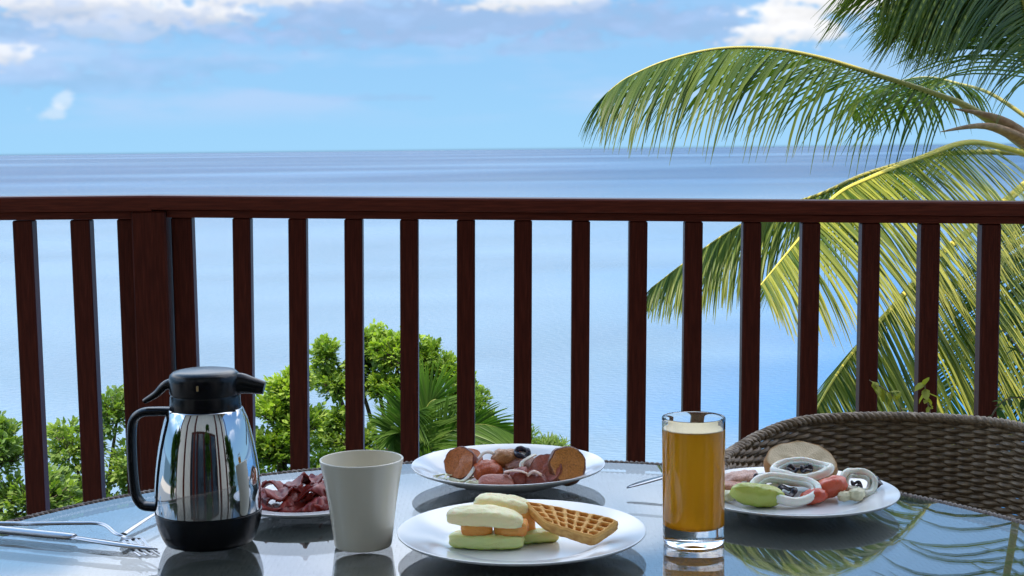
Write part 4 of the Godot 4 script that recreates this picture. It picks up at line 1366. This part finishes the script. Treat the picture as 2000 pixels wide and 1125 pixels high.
func added_house() -> void:
	# an added front, unseen behind the viewer: its eaves keep the sun off the terrace, and it shows in the polished steel
	var t := thing("added_house", "added cream plastered front with glazed doors, out of view, shading the terrace", "added_house", Vector3(0, 0, 2.2))
	var m := Mb.new()
	box(m, Vector3(-7, -7, 0.0), Vector3(-2.2, 6.6, 0.3))
	box(m, Vector3(2.2, -7, 0.0), Vector3(7, 6.6, 0.3))
	box(m, Vector3(-2.2, 2.3, 0.0), Vector3(2.2, 6.6, 0.3))
	box(m, Vector3(-7, -7, 0.3), Vector3(7, 6.6, 4.5))
	obj("wall", m, M.plaster, t)
	m = Mb.new()
	box(m, Vector3(-7.5, 6.6, -3.3), Vector3(7.5, 6.8, 5.0))
	obj("shading_roof", m, M.ceiling, t)
	for x in [-4.6, -2.5, -1.15, 1.7, 3.1, 5.2]:  # added dark posts, unseen, that put streaks into the steel's reflections
		m = Mb.new()
		box(m, Vector3(x - 0.09, 0.002, -1.3), Vector3(x + 0.09, 6.598, -1.12), 0.006)
		obj("post", m, M.wood_y, t)
	for k in 4:
		var x := -2.2 + k * 1.1
		m = Mb.new()
		box(m, Vector3(x + 0.002, 0.0, 0.05), Vector3(x + 0.10, 2.298, 0.12), 0.004)
		box(m, Vector3(x + 1.0, 0.0, 0.05), Vector3(x + 1.098, 2.298, 0.12), 0.004)
		box(m, Vector3(x + 0.102, 2.2, 0.052), Vector3(x + 0.998, 2.298, 0.118), 0.004)
		box(m, Vector3(x + 0.102, 0.0, 0.052), Vector3(x + 0.998, 0.14, 0.118), 0.004)
		var d := obj("door", m, M.wood_y, t)
		m = Mb.new()
		box(m, Vector3(x + 0.1, 0.14, 0.08), Vector3(x + 1.0, 2.2, 0.086))
		obj("pane", m, M.dark_glass, d)
	# a flowering shrub in a pot at the back of the terrace
	var tones := [Color(0.05, 0.12, 0.02), Color(0.11, 0.22, 0.035)]
	leafy("potted_shrub", "green potted shrub on the terrace before the glazed doors", "shrub", "", Vector3(0.35, 0.0, 1.2), Vector3(0.35, 0.7, 1.2), [[Vector3(0.35, 1.1, 1.2), Vector3(0.3, 0.3, 0.3), 50], [Vector3(0.3, 1.6, 1.2), Vector3(0.26, 0.35, 0.3), 50], [Vector3(0.4, 2.1, 1.2), Vector3(0.18, 0.25, 0.2), 30]], Vector2(0.10, 0.05), 401, tones, 0.03)


func added_side_shrubs() -> void:  # added out of view to darken the edges of the steel's reflections
	var tones := [Color(0.05, 0.12, 0.02), Color(0.10, 0.20, 0.035)]
	for d in [[-3.6, -0.3, "added dark green shrub, out of view at left end of the terrace"], [3.5, 0.1, "added dark green shrub, out of view at right end of the terrace"]]:
		var c := Vector3(d[0], 0.95, d[1])
		leafy("added_shrub", d[2], "shrub", "", Vector3(d[0], 0.0, d[1]), Vector3(d[0], 0.4, d[1]), [[c, Vector3(0.45, 0.7, 0.8), 90], [c + Vector3(0, 0.5, 0.3), Vector3(0.35, 0.5, 0.5), 50]], Vector2(0.16, 0.08), 420 + int(d[0]), tones, 0.05)


func _ready() -> void:
	rng.seed = 5
	lump.noise_type = FastNoiseLite.TYPE_SIMPLEX_SMOOTH
	lump.frequency = 1.0
	lump.fractal_octaves = 3
	lump.seed = 3
	var cam := Camera3D.new()
	cam.name = "camera"
	cam.position = Vector3(0, 1.14, 0)
	cam.rotation = Vector3(deg_to_rad(-5.43), 0, -0.0113)
	cam.fov = 22.33
	cam.near = 0.05
	cam.far = 300000.0
	add_child(cam)
	cam.current = true
	var env := Environment.new()
	env.background_mode = Environment.BG_SKY
	var pano := PanoramaSkyMaterial.new()
	pano.panorama = ImageTexture.create_from_image(sky_image())
	var sky := Sky.new()
	sky.sky_material = pano
	env.sky = sky
	env.tonemap_mode = Environment.TONE_MAPPER_LINEAR
	env.tonemap_exposure = 1.25
	env.sdfgi_enabled = true
	env.ssao_enabled = true
	env.ssil_enabled = true
	var we := WorldEnvironment.new()
	we.name = "surroundings"
	we.environment = env
	add_child(we)
	var sun := DirectionalLight3D.new()
	sun.name = "sun"
	sun.light_color = Color(1.0, 0.95, 0.87)
	sun.light_energy = 1.4
	sun.light_angular_distance = 0.5
	sun.shadow_enabled = true
	add_child(sun)
	# high behind the viewer, a little to the left
	sun.look_at_from_position(Vector3(-0.34, 1.55, 0.76), Vector3.ZERO, Vector3.UP)
	materials()
	M.dark_glass = mat(lin(0.02, 0.025, 0.03), 0.03)
	M.plaster = textured(mat(Color.WHITE, 0.9), noise_tex(0.01, [[0.0, lin(0.60, 0.54, 0.44)], [1.0, lin(0.72, 0.66, 0.55)]], 5, 33), Vector3(0.5, 0.5, 0.5))
	land()
	added_house()
	added_side_shrubs()
	railing()
	table()
	chair()
	carafe()
	mug()
	glass()
	middle_plate()
	front_plate()
	right_plate()
	bacon_plate()
	knife("table_knife", "steel knife at left edge of table, blade pointing towards the carafe", Vector3(-0.5950, TABLE + 0.0070, -1.5270), Vector3(-0.4549, TABLE + 0.0065, -1.4765), Vector3(-0.3590, TABLE + 0.0040, -1.4354))
	fork("table_fork", "steel fork lying beside the knife, tines reaching the carafe's base", [Vector3(-0.6000, TABLE + 0.005, -1.5420), Vector3(-0.5400, TABLE + 0.006, -1.5360), Vector3(-0.5073, TABLE + 0.008, -1.5270), Vector3(-0.4648, TABLE + 0.0100, -1.5190), Vector3(-0.4361, TABLE + 0.0100, -1.5134), Vector3(-0.4159, TABLE + 0.0065, -1.4893), Vector3(-0.4060, TABLE + 0.0050, -1.4830)], Vector3(-0.3917, TABLE + 0.0055, -1.4660), Vector3(-0.3720, TABLE + 0.0015, -1.4190), Vector3(-0.3560, TABLE + 0.0015, -1.4285))
	knife("butter_knife", "steel knife resting on the right plate, its tip sticking out left of the juice", Vector3(0.246, TABLE + 0.0290, -1.700), Vector3(0.190, TABLE + 0.0195, -1.6800), Vector3(0.1300, TABLE + 0.0085, -1.6580))
	var spoon := thing("teaspoon", "slim steel teaspoon behind the fork, its bowl hidden by the carafe", "spoon", Vector3(-0.4099, TABLE, -1.4990))
	var sm := Mb.new()
	tube(sm, smooth([Vector3(0, 0.0030, 0), Vector3(0.006, 0.0045, -0.03), Vector3(0.0135, 0.0060, -0.065), Vector3(0.020, 0.0065, -0.09)], 24), 0.0036, 0.0022, 10, 0.45)
	obj("handle", sm, M.cutlery, spoon)
	sm = Mb.new()
	ball(sm, Vector3(0.012, 0.003, 0.018), Transform3D(Basis(Vector3.UP, -0.22), Vector3(0.0235, 0.0040, -0.105)))
	obj("bowl", sm, M.cutlery, spoon)
	palm()
	spiky_palm()
	sprig_plant()
	var bright := [Color(0.27, 0.40, 0.07), Color(0.42, 0.56, 0.11), Color(0.17, 0.28, 0.05), Color(0.50, 0.62, 0.15)]
	var deep := [Color(0.15, 0.25, 0.065), Color(0.26, 0.38, 0.10), Color(0.19, 0.30, 0.10), Color(0.36, 0.48, 0.13)]
	leafy("leafy_bush", "green bush at far left behind the outermost balusters", "bush", "bushes below the terrace", Vector3(-3.1, -8.2, -9.0), Vector3(-3.1, -1.9, -9.0), [[Vector3(-3.24, -0.72, -9.0), Vector3(0.26, 0.20, 0.3), 60], [Vector3(-3.0, -0.95, -8.9), Vector3(0.28, 0.20, 0.3), 60], [Vector3(-3.3, -1.15, -8.8), Vector3(0.3, 0.22, 0.3), 60], [Vector3(-2.85, -1.25, -8.9), Vector3(0.3, 0.2, 0.3), 60], [Vector3(-3.1, -1.5, -8.9), Vector3(0.5, 0.25, 0.3), 80]], Vector2(0.062, 0.034), 301, deep, 0.06)
	leafy("leafy_bush", "taller leafy bush between the left balusters and the railing post", "bush", "bushes below the terrace", Vector3(-3.2, -8.8, -11.0), Vector3(-3.15, -2.0, -11.0), [[Vector3(-3.02, -0.78, -11.0), Vector3(0.20, 0.20, 0.3), 50], [Vector3(-3.35, -1.02, -10.9), Vector3(0.24, 0.18, 0.3), 50], [Vector3(-2.88, -1.18, -10.9), Vector3(0.26, 0.24, 0.3), 70], [Vector3(-3.2, -1.40, -10.8), Vector3(0.34, 0.22, 0.3), 70], [Vector3(-2.9, -1.62, -10.7), Vector3(0.4, 0.25, 0.3), 80], [Vector3(-3.5, -1.65, -10.8), Vector3(0.35, 0.22, 0.3), 60], [Vector3(-2.5, -1.45, -11.0), Vector3(0.3, 0.3, 0.3), 60]], Vector2(0.060, 0.030), 302, deep, 0.06)
	leafy("leafy_tree", "bright yellow-green tree just right of the carafe", "tree", "trees on the slope below", Vector3(-2.1, -9.6, -13.0), Vector3(-2.05, -2.2, -13.0), [[Vector3(-2.02, -0.93, -13.0), Vector3(0.20, 0.20, 0.3), 60], [Vector3(-2.16, -1.18, -12.9), Vector3(0.24, 0.18, 0.3), 60], [Vector3(-1.90, -1.28, -12.9), Vector3(0.24, 0.2, 0.3), 60], [Vector3(-2.10, -1.50, -12.8), Vector3(0.32, 0.22, 0.3), 80], [Vector3(-2.0, -1.85, -12.8), Vector3(0.4, 0.25, 0.3), 80]], Vector2(0.075, 0.040), 303, bright, 0.07)
	leafy("leafy_tree", "large green tree with open crown in the middle of the slope, showing thin branches", "tree", "trees on the slope below", Vector3(-1.25, -10.2, -14.0), Vector3(-1.2, -2.3, -14.0), [[Vector3(-1.80, -0.78, -14.0), Vector3(0.16, 0.16, 0.25), 40], [Vector3(-1.72, -1.05, -13.9), Vector3(0.26, 0.20, 0.3), 60], [Vector3(-1.38, -0.74, -14.0), Vector3(0.22, 0.18, 0.3), 60], [Vector3(-1.12, -0.80, -13.9), Vector3(0.30, 0.20, 0.3), 80], [Vector3(-1.20, -1.08, -13.9), Vector3(0.26, 0.16, 0.3), 60], [Vector3(-0.80, -0.84, -14.0), Vector3(0.17, 0.15, 0.25), 45], [Vector3(-0.66, -0.98, -13.9), Vector3(0.18, 0.16, 0.25), 45], [Vector3(-1.78, -1.45, -13.8), Vector3(0.22, 0.20, 0.25), 50], [Vector3(-1.65, -1.80, -13.6), Vector3(0.35, 0.2, 0.3), 60], [Vector3(-0.85, -1.20, -13.9), Vector3(0.22, 0.2, 0.25), 50], [Vector3(-1.32, -0.60, -14.0), Vector3(0.06, 0.07, 0.08), 6], [Vector3(-1.50, -1.62, -13.7), Vector3(0.34, 0.20, 0.3), 60], [Vector3(-1.52, -0.92, -14.0), Vector3(0.2, 0.16, 0.25), 40], [Vector3(-0.95, -1.0, -14.0), Vector3(0.24, 0.16, 0.25), 46], [Vector3(-0.48, -1.18, -14.0), Vector3(0.22, 0.18, 0.25), 46]], Vector2(0.070, 0.036), 304, [deep[1], bright[0], deep[0], bright[1]], 0.08)
	leafy("leafy_bush", "green bush right of the young palm, behind the back plate", "bush", "bushes below the terrace", Vector3(-0.2, -9.5, -12.6), Vector3(-0.25, -2.4, -12.6), [[Vector3(-0.33, -1.05, -12.7), Vector3(0.16, 0.14, 0.2), 40], [Vector3(-0.28, -1.30, -12.6), Vector3(0.22, 0.18, 0.25), 50], [Vector3(-0.40, -1.55, -12.5), Vector3(0.3, 0.2, 0.3), 60], [Vector3(0.02, -1.52, -12.6), Vector3(0.2, 0.13, 0.25), 45], [Vector3(0.22, -1.62, -12.5), Vector3(0.22, 0.11, 0.25), 40], [Vector3(-0.1, -1.8, -12.5), Vector3(0.4, 0.2, 0.3), 60]], Vector2(0.062, 0.026), 305, [deep[1], bright[0], bright[2]], 0.06)
	leafy("leafy_bush", "pale feathery bush at right end of the greenery, behind the back plate", "bush", "bushes below the terrace", Vector3(0.2, -9.0, -11.6), Vector3(0.1, -2.3, -11.6), [[Vector3(-0.15, -1.24, -11.6), Vector3(0.22, 0.13, 0.2), 34], [Vector3(0.06, -1.22, -11.6), Vector3(0.18, 0.12, 0.2), 30], [Vector3(0.28, -1.32, -11.6), Vector3(0.20, 0.10, 0.2), 28], [Vector3(0.10, -1.46, -11.5), Vector3(0.48, 0.14, 0.25), 60]], Vector2(0.085, 0.014), 307, [Color(0.30, 0.40, 0.16), Color(0.20, 0.31, 0.10)], 0.05)
	leafy("leafy_bush", "low dark bush filling the gap below the large tree", "bush", "bushes below the terrace", Vector3(-1.3, -9.0, -12.2), Vector3(-1.3, -2.6, -12.2), [[Vector3(-1.55, -1.72, -12.3), Vector3(0.3, 0.16, 0.3), 60], [Vector3(-1.1, -1.74, -12.3), Vector3(0.28, 0.13, 0.3), 60], [Vector3(-0.75, -1.7, -12.2), Vector3(0.3, 0.2, 0.3), 60], [Vector3(-1.2, -2.0, -12.1), Vector3(0.6, 0.2, 0.3), 80]], Vector2(0.065, 0.030), 306, deep, 0.06)
